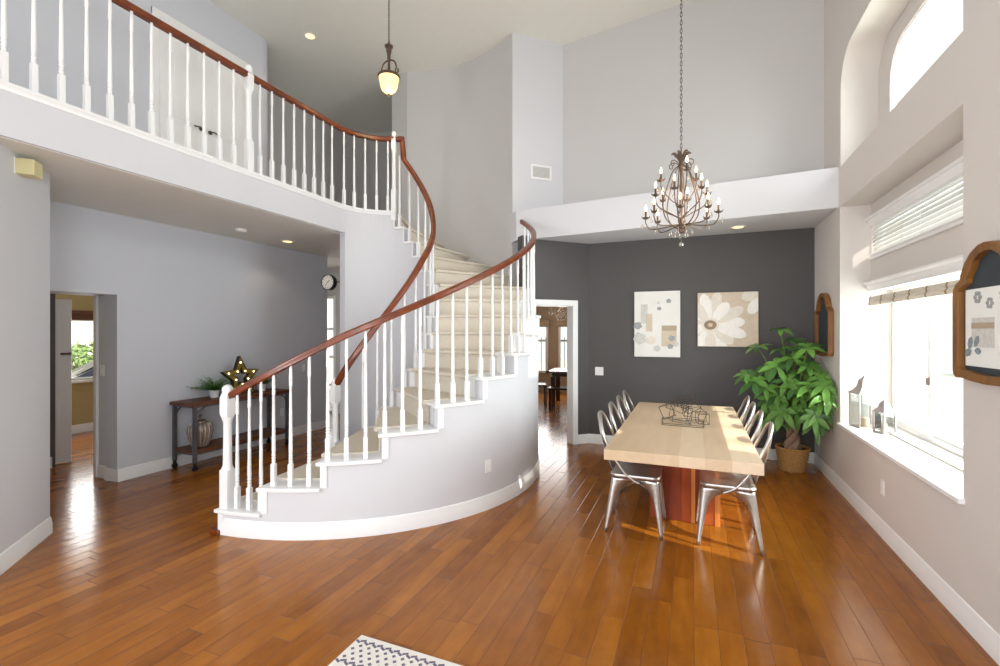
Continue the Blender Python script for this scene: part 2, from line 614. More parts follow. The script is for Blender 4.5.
# ------------------------------------------------------------------ key dimensions
CO = (-3.583, 4.583)      # centre of the outer stair curve
RO = 2.02
CI = (-3.45, 4.58)        # centre of the stairwell
RI = 0.60
RISE = 0.1985
STEP = 13.05
TH0 = -88.5
LAND = RISE * 16          # upper floor level
CEIL = 5.85
LOWC = 2.85
XR = 1.375                # right wall
YB = 6.68                 # charcoal wall


def theta(k):
    return TH0 + STEP * (k - 1)


# ================================================================== SETTING
struct(MB().box((-9.3, -4.6, -0.15), (1.9, 12.6, 0.0)), 'floor', M['floor'])
struct(MB().box((-9.3, -4.6, CEIL), (1.9, 8.7, CEIL + 0.15)), 'ceiling', M['ceiling'])

# right wall with the bay recess and the arched recess above it
BY0, BY1, BZ0, BZ1 = 3.33, 5.63, 0.68, 2.85
AY0, AY1, AZ0, AZ1, AR = 3.33, 5.61, 3.25, 4.35, 0.34


def arch_pts(y0, y1, z1, r, n=8):
    """top outline of a round-cornered opening from (y0) to (y1)"""
    p = [(y0 + r - r * cos(pi / 2 * i / n), z1 - r + r * sin(pi / 2 * i / n)) for i in range(n + 1)]
    p += [(y1 - r + r * sin(pi / 2 * i / n), z1 - r + r * cos(pi / 2 * i / n)) for i in range(n + 1)]
    return p


def wall_with_arch(mb, x0, x1, Y0, Y1, zlo, zhi, y0, y1, z0, z1, r):
    mb.box((x0, Y0, zlo), (x1, y0, zhi))
    mb.box((x0, y1, zlo), (x1, Y1, zhi))
    if z0 > zlo:
        mb.box((x0, y0, zlo), (x1, y1, z0))
    ap = arch_pts(y0, y1, z1, r)
    mb.prism_ax([(y0, zhi)] + ap + [(y1, zhi)], x0, x1, lambda u, v, w: (w, u, v))


w = MB()
w.prism([(XR, -4.6), (XR, BY0), (1.63, BY0 - 0.16), (1.63, -4.6)], 0, AZ0)
w.box((XR, BY1, 0), (1.63, 6.8, AZ0))
w.prism([(XR, BY0), (1.63, BY0 - 0.16), (1.63, BY1), (XR, BY1)], 0, BZ0 - 0.02)
w.prism([(XR, BY0), (1.63, BY0 - 0.16), (1.63, BY1), (XR, BY1)], BZ1, AZ0)
wall_with_arch(w, XR, 1.68, -4.6, 6.9, AZ0, CEIL, AY0, AY1, AZ0, AZ1, AR)
struct(w, 'wall_right', M['paint_warm_lifted'], smooth=30)
# outer skin holding the windows
w = MB()
LY0, LY1, LZ0, LZ1 = 3.12, 5.625, 0.70, 2.0
TY0, TY1, TZ0, TZ1 = 3.42, 5.56, 2.33, 2.64
w.box((1.63, -4.6, 0), (1.88, LY0, AZ0))
w.box((1.63, LY1, 0), (1.88, 6.8, AZ0))
w.box((1.63, LY0, 0), (1.88, LY1, LZ0))
w.box((1.63, LY0, LZ1), (1.88, LY1, TZ0))
w.box((1.63, LY0, TZ1), (1.88, LY1, AZ0))
wall_with_arch(w, 1.68, 1.73, -4.6, 6.9, AZ0, CEIL, 3.62, 5.32, 3.42, 4.18, 0.30)
struct(w, 'wall_right_outer', M['paint_warm_lifted'], smooth=30)

# rear wall (behind the camera) with tall openings added for the rear fill
w = MB()
w.box((-4.2, -4.6, 0), (1.9, -4.4, 0.4))
w.box((-4.2, -4.6, 3.1), (1.9, -4.4, 3.6))
w.box((-4.2, -4.6, 5.4), (1.9, -4.4, CEIL))
for x0, x1 in ((-4.2, -3.6), (1.0, 1.9), (-1.4, -1.2)):
    w.box((x0, -4.6, 0.4), (x1, -4.4, 3.1))
    w.box((x0, -4.6, 3.6), (x1, -4.4, 5.4))
struct(w, 'wall_rear', M['paint'])

# left side of the living space, the angled pier and the hall behind it
struct(MB().box((-4.25, -4.6, 0), (-4.05, 1.42, LOWC)), 'wall_left', M['paint'])
struct(MB().prism([(-4.05, 1.42), (-4.713, 2.06), (-5.0, 2.06), (-4.25, 1.30)], 0, LOWC), 'wall_angled', M['paint'])
struct(MB().box((-5.9, 1.9, 0), (-4.74, 2.05, LOWC)), 'wall_hall_near', M['paint_blue'])
w = MB()
w.box((-5.85, 2.05, 0), (-5.65, 2.42, LOWC))
w.box((-5.85, 2.42, 1.99), (-5.65, 3.03, LOWC))
w.box((-5.85, 3.03, 0), (-5.65, 6.12, LOWC))
struct(w, 'wall_hall', M['paint_blue'])
struct(MB().box((-9.3, 5.92, 0), (-5.85, 6.12, LOWC)), 'wall_entry_side', M['paint_warm'])
w = MB()
w.box((-9.3, 7.2, 0), (-7.2, 7.4, LOWC))
w.box((-6.44, 7.2, 0), (-4.2, 7.4, LOWC))
w.box((-7.2, 7.2, 2.3), (-6.44, 7.4, LOWC))
struct(w, 'wall_entry', M['paint_warm'])

# upper floor slab: straight edge, then round the stairwell
poly = [(-4.06, -4.6), (-4.06, 4.58)] + arc(CI, RI + 0.01, 178, 107, 14)
t = R(107)
poly += [(CO[0] + 2.02 * cos(t), CO[1] + 2.02 * sin(t)), (-4.63, 6.52), (-4.63, 8.5), (-9.3, 8.5), (-9.3, 7.3), (-9.3, -4.6)]
struct(MB().prism(poly, LOWC, LAND), 'floor_balcony', M['paint'])
# ceiling paint under the slab
poly2 = [(p[0] - 0.03 if i < 2 else p[0], p[1]) for i, p in enumerate(poly)]
poly2 = [(-4.09, -4.6), (-4.09, 4.58)] + arc(CI, RI + 0.12, 178, 107, 14) + poly[-6:]
struct(MB().prism(poly2, LOWC - 0.004, LOWC + 0.01), 'ceiling_hall', M['ceiling'])

# curved walls of the staircase
w = MB()
for k in range(1, 16):
    w.sector(RO - 0.10, RO, theta(k) + (2.2 if k == 1 else 0), theta(k + 1), 0, RISE * k - 0.028, 5, CO, CO)
struct(w, 'wall_stair_outer', M['paint'], smooth=30)
w = MB()
for k in range(1, 16):
    w.sector(RI, RI + 0.09, theta(k), theta(k + 1), 0, RISE * k - 0.028, 5, CI, CI)
w.sector(RI, RI + 0.10, theta(16), 170, 0, LOWC + 0.02, 10, CI, CI)
struct(w, 'wall_stair_inner', M['paint'], smooth=30)
# tall curved wall above the upper flight
struct(MB().sector(RO, RO + 0.12, 53, 111, 0, CEIL, 24, CO, CO), 'wall_stair_back', M['paint_warm'], smooth=30)
struct(MB().prism([(-4.305, 6.468), (-4.63, 6.50), (-4.63, 8.6), (-4.25, 8.6)], 0, CEIL), 'wall_landing_end', M['paint_warm'])

# upper hallway walls
w = MB()
w.box((-5.95, -4.6, LAND), (-5.74, 4.92, CEIL))
w.prism([(-5.74, 4.92)] + [(-5.94 + 0.20 * cos(R(a)), 4.92 + 0.20 * sin(R(a))) for a in range(0, 91, 15)] + [(-6.9, 5.12), (-6.9, 4.9)], LAND, CEIL)
struct(w, 'wall_upstairs', M['paint_blue'], smooth=30)
w = MB()
pl = [(-6.75, 5.0), (-6.70, 6.6)] + [(-6.0 + 0.70 * cos(R(a)), 7.55 + 0.70 * sin(R(a))) for a in range(180, 89, -15)] + [(-4.5, 8.25)]
for a, b in zip(pl[:-1], pl[1:]):
    w.wallbox(a, b, 0.15, LAND, CEIL)
struct(w, 'wall_upstairs_back', M['paint_warm'])
struct(MB().box((-6.0, -4.6, LAND), (-4.06, -4.45, CEIL)), 'wall_upstairs_end', M['paint'])

# dining end: charcoal wall, angled charcoal wall with doorway, plant ledge, wall above
struct(MB().box((-1.40, YB, 0), (XR + 0.3, YB + 0.15, LOWC + 0.1)), 'wall_back', M['dark'])
P0, DD = Vector((-1.37, 6.68)), Vector((-0.7071, -0.7071))


def d45(s, off=0.0):
    p = P0 + DD * s + Vector((-0.7071, 0.7071)) * off
    return (p.x, p.y)


w = MB()
w.wallbox(d45(0), d45(0.27), -0.14, 0, LOWC + 0.05)
w.wallbox(d45(0.27), d45(1.0), -0.14, 1.97, LOWC + 0.05)
w.wallbox(d45(1.0), d45(1.06), -0.14, 0, LOWC + 0.05)
struct(w, 'wall_angled_dining', M['dark'])
struct(MB().prism([(-2.40, 6.21), (-2.25, 6.05), (XR, 5.68), (XR, 6.95), (-1.77, 6.95)], 2.86, 3.27), 'ceiling_dining', M['paint'])
w = MB()
w.wallbox((-2.366, 6.201), (-1.77, 6.75), 0.15, 3.2, CEIL)
struct(w, 'wall_upper_angled', M['paint'])
w = MB()
w.wallbox((-1.77, 6.75), (XR + 0.02, 6.24), 0.15, 3.2, CEIL)
struct(w, 'wall_upper_back', M['paint_warm'])

# room behind the angled doorway
FWIN = ((-3.98, -3.54), (-3.26, -2.86))
w = MB()
w.box((-6.0, 12.0, 0), (0.2, 12.2, 0.5))
w.box((-6.0, 12.0, 1.9), (0.2, 12.2, 2.7))
for x0, x1 in ((-6.0, FWIN[0][0]), (FWIN[0][1], FWIN[1][0]), (FWIN[1][1], 0.2)):
    w.box((x0, 12.0, 0.5), (x1, 12.2, 1.9))
struct(w, 'wall_family_back', M['tan'])
struct(MB().box((-0.9, 6.83, 0), (-0.75, 12.0, 2.7)), 'wall_family_right', M['tan'])
struct(MB().box((-4.25, 7.4, 0), (-4.10, 12.0, 2.7)), 'wall_family_left', M['tan'])
struct(MB().prism([(-4.3, 7.4), (-2.3, 6.4), (-1.5, 6.83), (-0.75, 6.83), (-0.75, 12.1), (-4.3, 12.1)], 2.55, 2.68), 'ceiling_family', M['ceiling'])

# room behind the hall doorway
w = MB()
WY0, WY1, WZ0, WZ1 = 3.95, 4.85, 0.83, 1.80
w.box((-9.15, 1.9, 0), (-8.96, WY0, LOWC))
w.box((-9.15, WY1, 0), (-8.96, 6.0, LOWC))
w.box((-9.15, WY0, 0), (-8.96, WY1, WZ0))
w.box((-9.15, WY0, WZ1), (-8.96, WY1, LOWC))
struct(w, 'wall_study', M['yellow'])
struct(MB().box((-9.1, 1.9, 0), (-5.85, 2.02, LOWC)), 'wall_study_near', M['yellow'])
struct(MB().box((-6.08, 3.06, 0), (-5.85, 3.2, LOWC)), 'wall_study_jamb', M['paint'])
struct(MB().prism([(-6.95, 2.86), (-6.99, 2.78), (-7.02, 3.10), (-6.98, 3.10)], 0, 2.05), 'wall_study_return', M['dark'])
struct(MB().box((-6.08, 2.05, 1.99), (-5.85, 3.06, LOWC)), 'trim_study_head', M['paint_blue'])


# ---------------- baseboards, trims
BBP = [(0, 0), (0.016, 0), (0.016, 0.085), (0.012, 0.095), (0.012, 0.108), (0.006, 0.128), (0, 0.132)]


def baseboard(name, pts, flip=False):
    prof = [(-a, b) for a, b in BBP] if flip else BBP
    return struct(MB().sweep([(x, y, 0) for x, y in pts], prof), name, M['white'], smooth=30)


baseboard('baseboard_right', [(XR, -4.3), (XR, 6.68)], True)
baseboard('baseboard_back', [(XR, YB), (-1.37, YB), d45(0.20)], True)
baseboard('baseboard_hall', [(-5.65, 6.12), (-5.65, 3.03), (-5.85, 3.03)], True)
baseboard('baseboard_jamb', [(-5.85, 3.06), (-6.04, 3.06)], True)
baseboard('baseboard_left', [(-4.74, 2.06), (-4.713, 2.06), (-4.05, 1.42), (-4.05, -4.3)], True)
baseboard('baseboard_study', [(-8.96, 5.9), (-8.96, 2.1)], True)
baseboard('baseboard_entry', [(-5.65, 6.12), (-8.5, 6.12)], True)
a = arc(CO, RO, -86.0, 52, 50)
baseboard('baseboard_stair', a)
a = arc(CI, RI, 170, 107, 14)
baseboard('baseboard_stairwell', a, False)
struct(MB().prism_ax([(0, 0), (0.02, 0), (0.02, 0.13), (0, 0.13)], 0, 1, lambda u, v, w_: (-6.955 + u, 2.86 - 0.05 * w_ + 0.24 * w_ - 0.0, v)), 'baseboard_return', M['white'])
# moulding along the balcony edge
fpath = [(-4.06, y) for y in (-4.4, 0, 2, 4.3)] + [(-4.06, 4.58)] + arc(CI, RI + 0.01, 176, 107, 16)
struct(MB().sweep([(x, y, LAND) for x, y in fpath], [(-0.06, 0.018), (0.024, 0.018), (0.026, 0.0), (0.016, -0.010), (0.010, -0.022), (0.008, -0.034), (0, -0.036), (-0.06, -0.036)]), 'trim_balcony', M['white'], smooth=35)
# window sill of the bay
struct(MB().box((1.345, BY0 - 0.02, 0.655), (1.79, BY1 - 0.0, 0.685)), 'trim_sill', M['white'], bevel=0.006)
# doorway casing on the angled wall
w = MB()
w.wallbox(d45(0.195), d45(0.275), 0.02, 0, 1.972)
w.wallbox(d45(0.195), d45(1.04), 0.021, 1.965, 2.04)
w.wallbox(d45(0.255), d45(0.275), -0.15, 0, 1.972)
w.wallbox(d45(0.255), d45(1.02), -0.15, 1.955, 1.972)
w.wallbox(d45(0.985), d45(1.04), 0.02, 0, 1.972)
struct(w, 'trim_doorway', M['white'], bevel=0.004)
# door casing of the study
w = MB()
w.box((-6.09, 3.035, 0), (-6.04, 3.075, 2.0))
struct(w, 'trim_study', M['white'])


# ---------------- windows
def win_frame(mb, x0, x1, y0, y1, z0, z1, t):
    mb.box((x0, y0, z0), (x1, y0 + t, z1))
    mb.box((x0, y1 - t, z0), (x1, y1, z1))
    mb.box((x0, y0 + t, z0), (x1, y1 - t, z0 + t))
    mb.box((x0, y0 + t, z1 - t), (x1, y1 - t, z1))


w1 = struct((lambda m: (win_frame(m, 1.79, 1.87, LY0, LY1, LZ0, LZ1, 0.032), m)[1])(MB()), 'window_1', M['white'], bevel=0.004)
m_ = MB()
win_frame(m_, 1.80, 1.825, 4.86, LY1 - 0.032, LZ0 + 0.03, LZ1 - 0.03, 0.04)
struct(m_, 'window_sash', M['white'], w1, bevel=0.004)
m_ = MB()
win_frame(m_, 1.835, 1.86, LY0 + 0.045, 4.93, LZ0 + 0.03, LZ1 - 0.03, 0.04)
struct(m_, 'window_sash', M['white'], w1, bevel=0.004)
struct(MB().box((1.783, 4.872, 1.16), (1.80, 4.892, 1.22)), 'window_latch', M['bronze'], w1, bevel=0.003)
struct(MB().box((1.810, 4.9, LZ0 + 0.06), (1.814, LY1 - 0.09, LZ1 - 0.06)), 'window_glass', M['glass'], w1)
struct(MB().box((1.846, LY0 + 0.07, LZ0 + 0.06), (1.850, 4.9, LZ1 - 0.06)), 'window_glass', M['glass'], w1)
m_ = MB()
win_frame(m_, 1.66, 1.72, TY0, TY1, TZ0, TZ1, 0.03)
w2 = struct(m_, 'window_2', M['white'])
struct(MB().box((1.705, TY0 + 0.02, TZ0 + 0.02), (1.709, TY1 - 0.02, TZ1 - 0.02)), 'window_glass', M['glass'], w2)
m_ = MB()
m_.box((1.60, TY0 - 0.02, TZ1), (1.632, BY1 - 0.005, TZ1 + 0.065))
m_.box((1.585, TY0 - 0.02, TZ1 + 0.05), (1.632, BY1 - 0.005, TZ1 + 0.075))
m_.box((1.61, TY0 - 0.02, TZ0 - 0.03), (1.632, BY1 - 0.005, TZ0))
struct(m_, 'window_trim', M['white'], w2, bevel=0.004)
# arched window
ap = arch_pts(3.62, 5.32, 4.18, 0.30)
outl = ap + [(5.32, 3.42), (3.62, 3.42)]
w3 = struct(MB().tube([(1.70, u, v) for u, v in outl], 0.012, 6, closed=True), 'window_3', M['white'])
struct(MB().prism_ax(outl, 1.705, 1.709, lambda u, v, w_: (w_, u, v)), 'window_glass', M['glass'], w3)

# horizontal blind over the transom
b_ = thing('venetian_blind', 'white horizontal slat blind filling the narrow upper window of the bay', 'window blind', (1.63, 4.49, TZ0))
MB().box((-0.035, -1.06, 0.285), (0.025, 1.065, 0.31)).build('headrail', M['white'], b_, bevel=0.003)
for i in range(7):
    z = 0.035 + i * 0.038
    MB().obox((0.0, 0, z), (cos(R(58)), 0, sin(R(58))), (0, 1, 0), (-sin(R(58)), 0, cos(R(58))), 0.024, 1.06, 0.0013).build('slat', M['blind'], b_)
MB().box((-0.025, -1.06, 0.0), (0.02, 1.06, 0.016)).build('bottom_rail', M['white'], b_, bevel=0.003)
for y in (-0.75, 0.0, 0.75):
    MB().tube([(-0.026, y, 0.01), (-0.026, y, 0.29)], 0.0015, 5).build('lift_cord', M['white'], b_)

# valance shelf and striped roman shade
v_ = thing('window_valance', 'white moulded valance board above the striped shade of the bay window', 'valance', (1.63, 4.5, 1.99))
MB().prism_ax([(0, 0), (-0.03, 0), (-0.03, 0.02), (-0.045, 0.045), (-0.045, 0.06), (-0.07, 0.075), (-0.07, 0.09), (0, 0.09)], -1.08, 1.11, lambda u, v, w_: (u, w_, v)).build('moulding', M['white'], v_)
s_ = thing('roman_shade', 'raised beige striped fabric shade at the top of the big bay window', 'window shade', (1.60, 4.49, 1.85))
ns = 7
wd = 2.06 / ns
for i in range(ns):
    y0 = -1.02 + i * wd
    m_ = MB()
    pr = [(0.012, 0.085), (-0.008, 0.085), (-0.016, 0.055), (-0.010, 0.045), (-0.022, 0.02), (-0.014, 0.0), (0.012, 0.0)]
    m_.prism_ax(pr, y0, y0 + wd - 0.02, lambda u, v, w_: (u, w_, v))
    m_.build('fabric_fold', M['shade'], s_)
    m_ = MB()
    m_.prism_ax([(a_ - 0.003 if a_ < 0 else a_, b2) for a_, b2 in pr], y0 + wd - 0.02, y0 + wd, lambda u, v, w_: (u, w_, v))
    m_.build('fabric_stripe', M['seed'], s_, label='narrow brown stripe')
MB().tube([(-0.03, 1.06, 0.02), (-0.03, 1.06, -0.60)], 0.002, 5).build('pull_cord', M['white'], s_)
MB().ball((-0.03, 1.06, -0.61), 0.010).build('cord_bead', M['white'], s_)

# ---------------- doors
# double door upstairs
def panel_door(x, y0, y1, z0, z1, face):
    """slab with raised panels; face = +1 looks to +x"""
    m = MB()
    m.box((x, y0, z0), (x - 0.035 * face, y1, z1))
    wv = y1 - y0
    for a, b in ((z0 + 0.18, z0 + 0.75), (z0 + 0.92, z1 - 0.16)):
        m.box((x, y0 + 0.11, a), (x + 0.008 * face, y1 - 0.11, b))
        m.box((x, y0 + 0.15, a + 0.04), (x + 0.014 * face, y1 - 0.15, b - 0.04))
    return m


for k, (y0, y1, hy) in enumerate(((3.50, 4.025, 3.97), (4.035, 4.57, 4.09))):
    d = struct(panel_door(-5.70, y0, y1, LAND + 0.01, LAND + 2.07, 1), 'door_%d' % (k + 1), M['white'], bevel=0.003)
    m_ = MB()
    m_.lathe([(0.025, 0), (0.025, 0.01)], 12)
    m_.xf(Matrix.Translation((-5.688, hy, LAND + 0.96)) @ Matrix.Rotation(pi / 2, 4, 'Y'))
    sg = -1 if k == 0 else 1
    m_.tube([(-5.68, hy, LAND + 0.96), (-5.65, hy, LAND + 0.96), (-5.645, hy + sg * 0.03, LAND + 0.965), (-5.645, hy + sg * 0.11, LAND + 0.95)], 0.009, 8)
    struct(m_, 'door_handle', M['bronze'], d, smooth=40)
m_ = MB()
m_.box((-5.745, 3.42, LAND), (-5.72, 3.50, LAND + 2.16))
m_.box((-5.745, 4.57, LAND), (-5.72, 4.65, LAND + 2.16))
m_.box((-5.745, 3.42, LAND + 2.08), (-5.715, 4.65, LAND + 2.16))
struct(m_, 'trim_upstairs_door', M['white'], bevel=0.004)
# open door of the study
m_ = MB()
ux = Vector((0.12, 0.24, 0)).normalized()
uy = Vector((-ux.y, ux.x, 0))
c_ = Vector((-7.03, 3.28, 1.0)) - ux * 0.38
m_.obox(c_, ux, uy, (0, 0, 1), 0.38, 0.018, 0.99)
for zc, hz in ((0.5, 0.3), (1.4, 0.45)):
    m_.obox((c_.x - uy.x * 0.02, c_.y - uy.y * 0.02, zc), ux, uy, (0, 0, 1), 0.27, 0.006, hz)
d3 = struct(m_, 'door_3', M['white'], bevel=0.003)
m_ = MB()
e_ = c_ + ux * 0.381
m_.obox((e_.x, e_.y, 1.33), ux, uy, (0, 0, 1), 0.004, 0.012, 0.03)
m_.obox((e_.x - ux.x * 0.05 - uy.x * 0.03, e_.y - ux.y * 0.05 - uy.y * 0.03, 1.33), ux, uy, (0, 0, 1), 0.05, 0.012, 0.012)
struct(m_, 'door_latch', M['bronze'], d3)
# front door with sidelight
m_ = MB()
m_.box((-7.2, 7.25, 0), (-6.78, 7.29, 2.25))
d4 = struct(m_, 'door_4', M['black'])
m_ = MB()
for x in (-6.78, -6.47):
    m_.box((x - 0.03, 7.2, 0), (x + 0.03, 7.3, 2.3))
for z in (0.03, 0.55, 1.1, 1.65, 2.27):
    m_.box((-6.78, 7.21, z - 0.02), (-6.47, 7.28, z + 0.02))
w4 = struct(m_, 'window_4', M['white'])
struct(MB().box((-6.77, 7.24, 0.02), (-6.48, 7.245, 2.28)), 'window_glass', M['glass'], w4)
m_ = MB()
m_.tube([(-6.86, 7.24, 1.0), (-6.86, 7.19, 1.0), (-6.86, 7.19, 1.25), (-6.86, 7.24, 1.25)], 0.012, 8)
struct(m_, 'door_handle', M['blackmetal'], d4)

# unseen frames added on the solid side walls to dress the fill lamps
for k, (xa, xb) in enumerate(((1.34, 1.375), (-4.05, -4.015))):
    m_ = MB()
    win_frame(m_, xa, xb, -2.75, -0.05, 0.6, 2.6, 0.06)
    m_.box((xa, -1.43, 0.66), (xb, -1.37, 2.54))
    struct(m_, 'window_%d' % (8 + k), M['white'])

# study window
m_ = MB()
win_frame(m_, -9.10, -9.02, WY0, WY1, WZ0, WZ1, 0.03)
w5 = struct(m_, 'window_5', M['white'])
struct(MB().box((-9.06, WY0, WZ0), (-9.055, WY1, WZ1)), 'window_glass', M['glass'], w5)
m_ = MB()
m_.box((-8.96, WY0 - 0.05, WZ1 - 0.02), (-8.90, WY1 + 0.05, WZ1 + 0.13))
b2 = m_.build('woven_blind', M['console'], smooth=None)
tag(b2, 'brown rolled-up blind above the far window seen through the hall doorway', 'window blind')
struct(MB().box((-8.97, WY0 - 0.05, WZ0 - 0.035), (-8.88, WY1 + 0.05, WZ0)), 'window_ledge', M['white'], w5)

# family room windows (sit on the back wall, bright outside)
for k, (x0, x1) in enumerate(FWIN):
    m_ = MB()
    z0, z1 = 0.50, 1.90
    m_.box((x0, 11.94, z0), (x0 + 0.05, 12.02, z1))
    m_.box((x1 - 0.05, 11.94, z0), (x1, 12.02, z1))
    m_.box((x0, 11.94, z0), (x1, 12.02, z0 + 0.05))
    m_.box((x0, 11.94, z1 - 0.05), (x1, 12.02, z1))
    m_.box((x0, 11.955, 1.33), (x1, 12.0, 1.36))
    fw = struct(m_, 'window_%d' % (6 + k), M['white'])
    struct(MB().box((x0 + 0.04, 11.985, z0 + 0.04), (x1 - 0.04, 11.99, z1 - 0.04)), 'window_pane', M['glass'], fw)
    m_ = MB()
    for z in (1.75,):
        m_.prism_ax([(0, 0), (-0.02, 0), (-0.03, 0.06), (-0.02, 0.12), (-0.03, 0.18), (0, 0.2)], x0 - 0.03, x1 + 0.03, lambda u, v, w_: (w_, 11.93 + u, 1.72 + v))
    o = m_.build('roman_shade', M['tan'])
    tag(o, ('tan folded shade on the left window' if k == 0 else 'tan folded shade on the right window') + ' of the room beyond the doorway', 'window shade')


# ================================================================== STAIRCASE
ST = thing('staircase', 'curved white staircase with beige carpet runner rising around the round stairwell', 'staircase', (CO[0], CO[1], 0))


def L3(p, root):
    return Vector(p) - Vector(root.location)


SM = Matrix.Translation(-Vector(ST.location))
carpet = MB()
for k in range(1, 16):
    z = RISE * k
    t0, t1 = theta(k), theta(k + 1)
    # tread with nosing
    t0 += 2.0 if k == 1 else 0
    m_ = MB().sector(RI - 0.025, RO + 0.03 if k < 11 else RO - 0.005, t0 - 0.9, t1 - 0.02, z - 0.03, z, 6, CI, CO)
    m_.xf(SM).build('tread', M['white'], ST, bevel=0.008)
    # riser
    m_ = MB().sector(RI - 0.006, RO + 0.012 if k < 11 else RO - 0.005, t0, t0 + 1.4, z - RISE, z - 0.03, 1, CI, CO)
    m_.xf(SM).build('riser', M['white'], ST)
    # runner over tread, rounded nosing and riser
    ri, ro = RI + 0.13, (RO - 0.20 if k < 11 else RO - 0.03)
    carpet.sector(ri, ro, t0 - 0.9, t1, z, z + 0.012, 6, CI, CO)
    # nosing roll
    a = R(t0 - 1.0)
    A = (CI[0] + ri * cos(a), CI[1] + ri * sin(a), z - 0.006)
    B = (CO[0] + ro * cos(a), CO[1] + ro * sin(a), z - 0.006)
    carpet.tube([A, B], 0.021, 8)
    carpet.sector(ri, ro, t0 - 0.35, t0 + 0.1, z - RISE + 0.01, z - 0.02, 1, CI, CO)
# landing edge
z = LAND
t0 = theta(16)
carpet.sector(RI + 0.13, RO - 0.03, t0 - 1.2, t0 + 6, z, z + 0.012, 4, CI, CO)
a = R(t0 - 1.2)
carpet.tube([(CI[0] + (RI + .13) * cos(a), CI[1] + (RI + .13) * sin(a), z - 0.006), (CO[0] + (RO - .03) * cos(a), CO[1] + (RO - .03) * sin(a), z - 0.006)], 0.021, 8)
carpet.sector(RI + 0.13, RO - 0.03, t0 - 0.35, t0 + 0.3, z - RISE + 0.01, z - 0.02, 1, CI, CO)
m_ = MB().sector(RI - 0.006, RO - 0.005, t0, t0 + 1.4, z - RISE, z - 0.01, 1, CI, CO)
m_.xf(SM).build('riser', M['white'], ST)
carpet.xf(SM).build('carpet_runner', M['carpet'], ST, smooth=50)
# white return strip under the lowest nosing
m_ = MB()
m_.sector(RO - 0.09, RO + 0.014, theta(1) + 1.9, theta(1) + 3.2, 0, RISE - 0.03, 1, CO, CO)
m_.xf(SM).build('starting_riser_trim', M['white'], ST)
m_ = MB()
m_.obox((CO[0] + (RO) * cos(R(-87.2)), CO[1] + RO * sin(R(-87.2)) - 0.0, 0.018), (1, 0, 0), (0, 1, 0), (0, 0, 1), 0.05, 0.035, 0.018)
m_.xf(SM).build('floor_shoe', M['rail'], ST, bevel=0.006, label='small brown floor moulding return')


# ---------------- railings
def baluster(h, base=0.17, n=10):
    m = MB()
    q = 0.0168
    m.box((-q, -q, 0), (q, q, base))
    b = base
    prof = [(0.0175, b), (0.012, b + 0.010), (0.0165, b + 0.020), (0.0115, b + 0.032), (0.0165, b + 0.044), (0.0115, b + 0.056), (0.0165, b + 0.068), (0.0115, b + 0.080),
            (0.016, b + 0.090), (0.012, b + 0.096), (0.0152, b + 0.10), (0.0142, b + 0.16)]
    top = h
    tt = max(b + 0.25, top - 0.16)
    prof += [(0.0115, (b + 0.16) * 0.4 + tt * 0.6), (0.0096, tt), (0.0145, tt + 0.01), (0.0115, tt + 0.022), (0.0145, tt + 0.034), (0.0115, tt + 0.046), (0.013, tt + 0.07), (0.0095, top)]
    m.lathe(prof, n)
    return m


def newel(h, zlow=0.0, block=0.28, q=0.040):
    """turned newel: base block, tapering shaft, top block with mushroom cap"""
    m = MB()
    m.box((-q, -q, zlow), (q, q, block))
    m.lathe([(q * 1.2, block), (q * 0.88, block + 0.03), (q * 0.84, block + 0.05), (q * 0.74, h - 0.32), (q * 0.77, h - 0.30), (q * 1.1, h - 0.255)], 16)
    m.lathe([(q * 1.1, h - 0.26), (q * 1.38, h - 0.225), (q * 1.38, h - 0.105), (q * 1.1, h - 0.075)], 4, rot=pi / 4)
    m.lathe([(q * 1.1, h - 0.075), (q * 0.95, h - 0.065), (q * 0.95, h - 0.055), (q * 1.02, h - 0.045), (q * 0.98, h - 0.025), (q * 0.7, h - 0.008), (q * 0.3, h), (0.001, h + 0.001)], 16)
    return m


RAILP = [(-0.030, -0.022), (-0.024, -0.028), (0.024, -0.028), (0.030, -0.022), (0.027, -0.008), (0.031, 0.006), (0.029, 0.020), (0.018, 0.030), (0, 0.033), (-0.018, 0.030), (-0.029, 0.020), (-0.031, 0.006), (-0.027, -0.008)]
SLOPE = RISE / STEP


def put(mb, x, y, z, rot=0.0):
    mb.xf(Matrix.Translation((x, y, z)) @ Matrix.Rotation(rot, 4, 'Z'))
    return mb


# outer railing
RR = RO - 0.05
OUT = thing('stair_railing', 'outer stair railing in front, with brown handrail and white balusters along the curve', 'railing', (CO[0], CO[1] - RR, 0))
OM = Matrix.Translation(-Vector(OUT.location))


def rail_z_out(th):
    return RISE + SLOPE * (th - TH0) + 0.895 - 0.062 * max(0.0, (-58 - th) / 27)


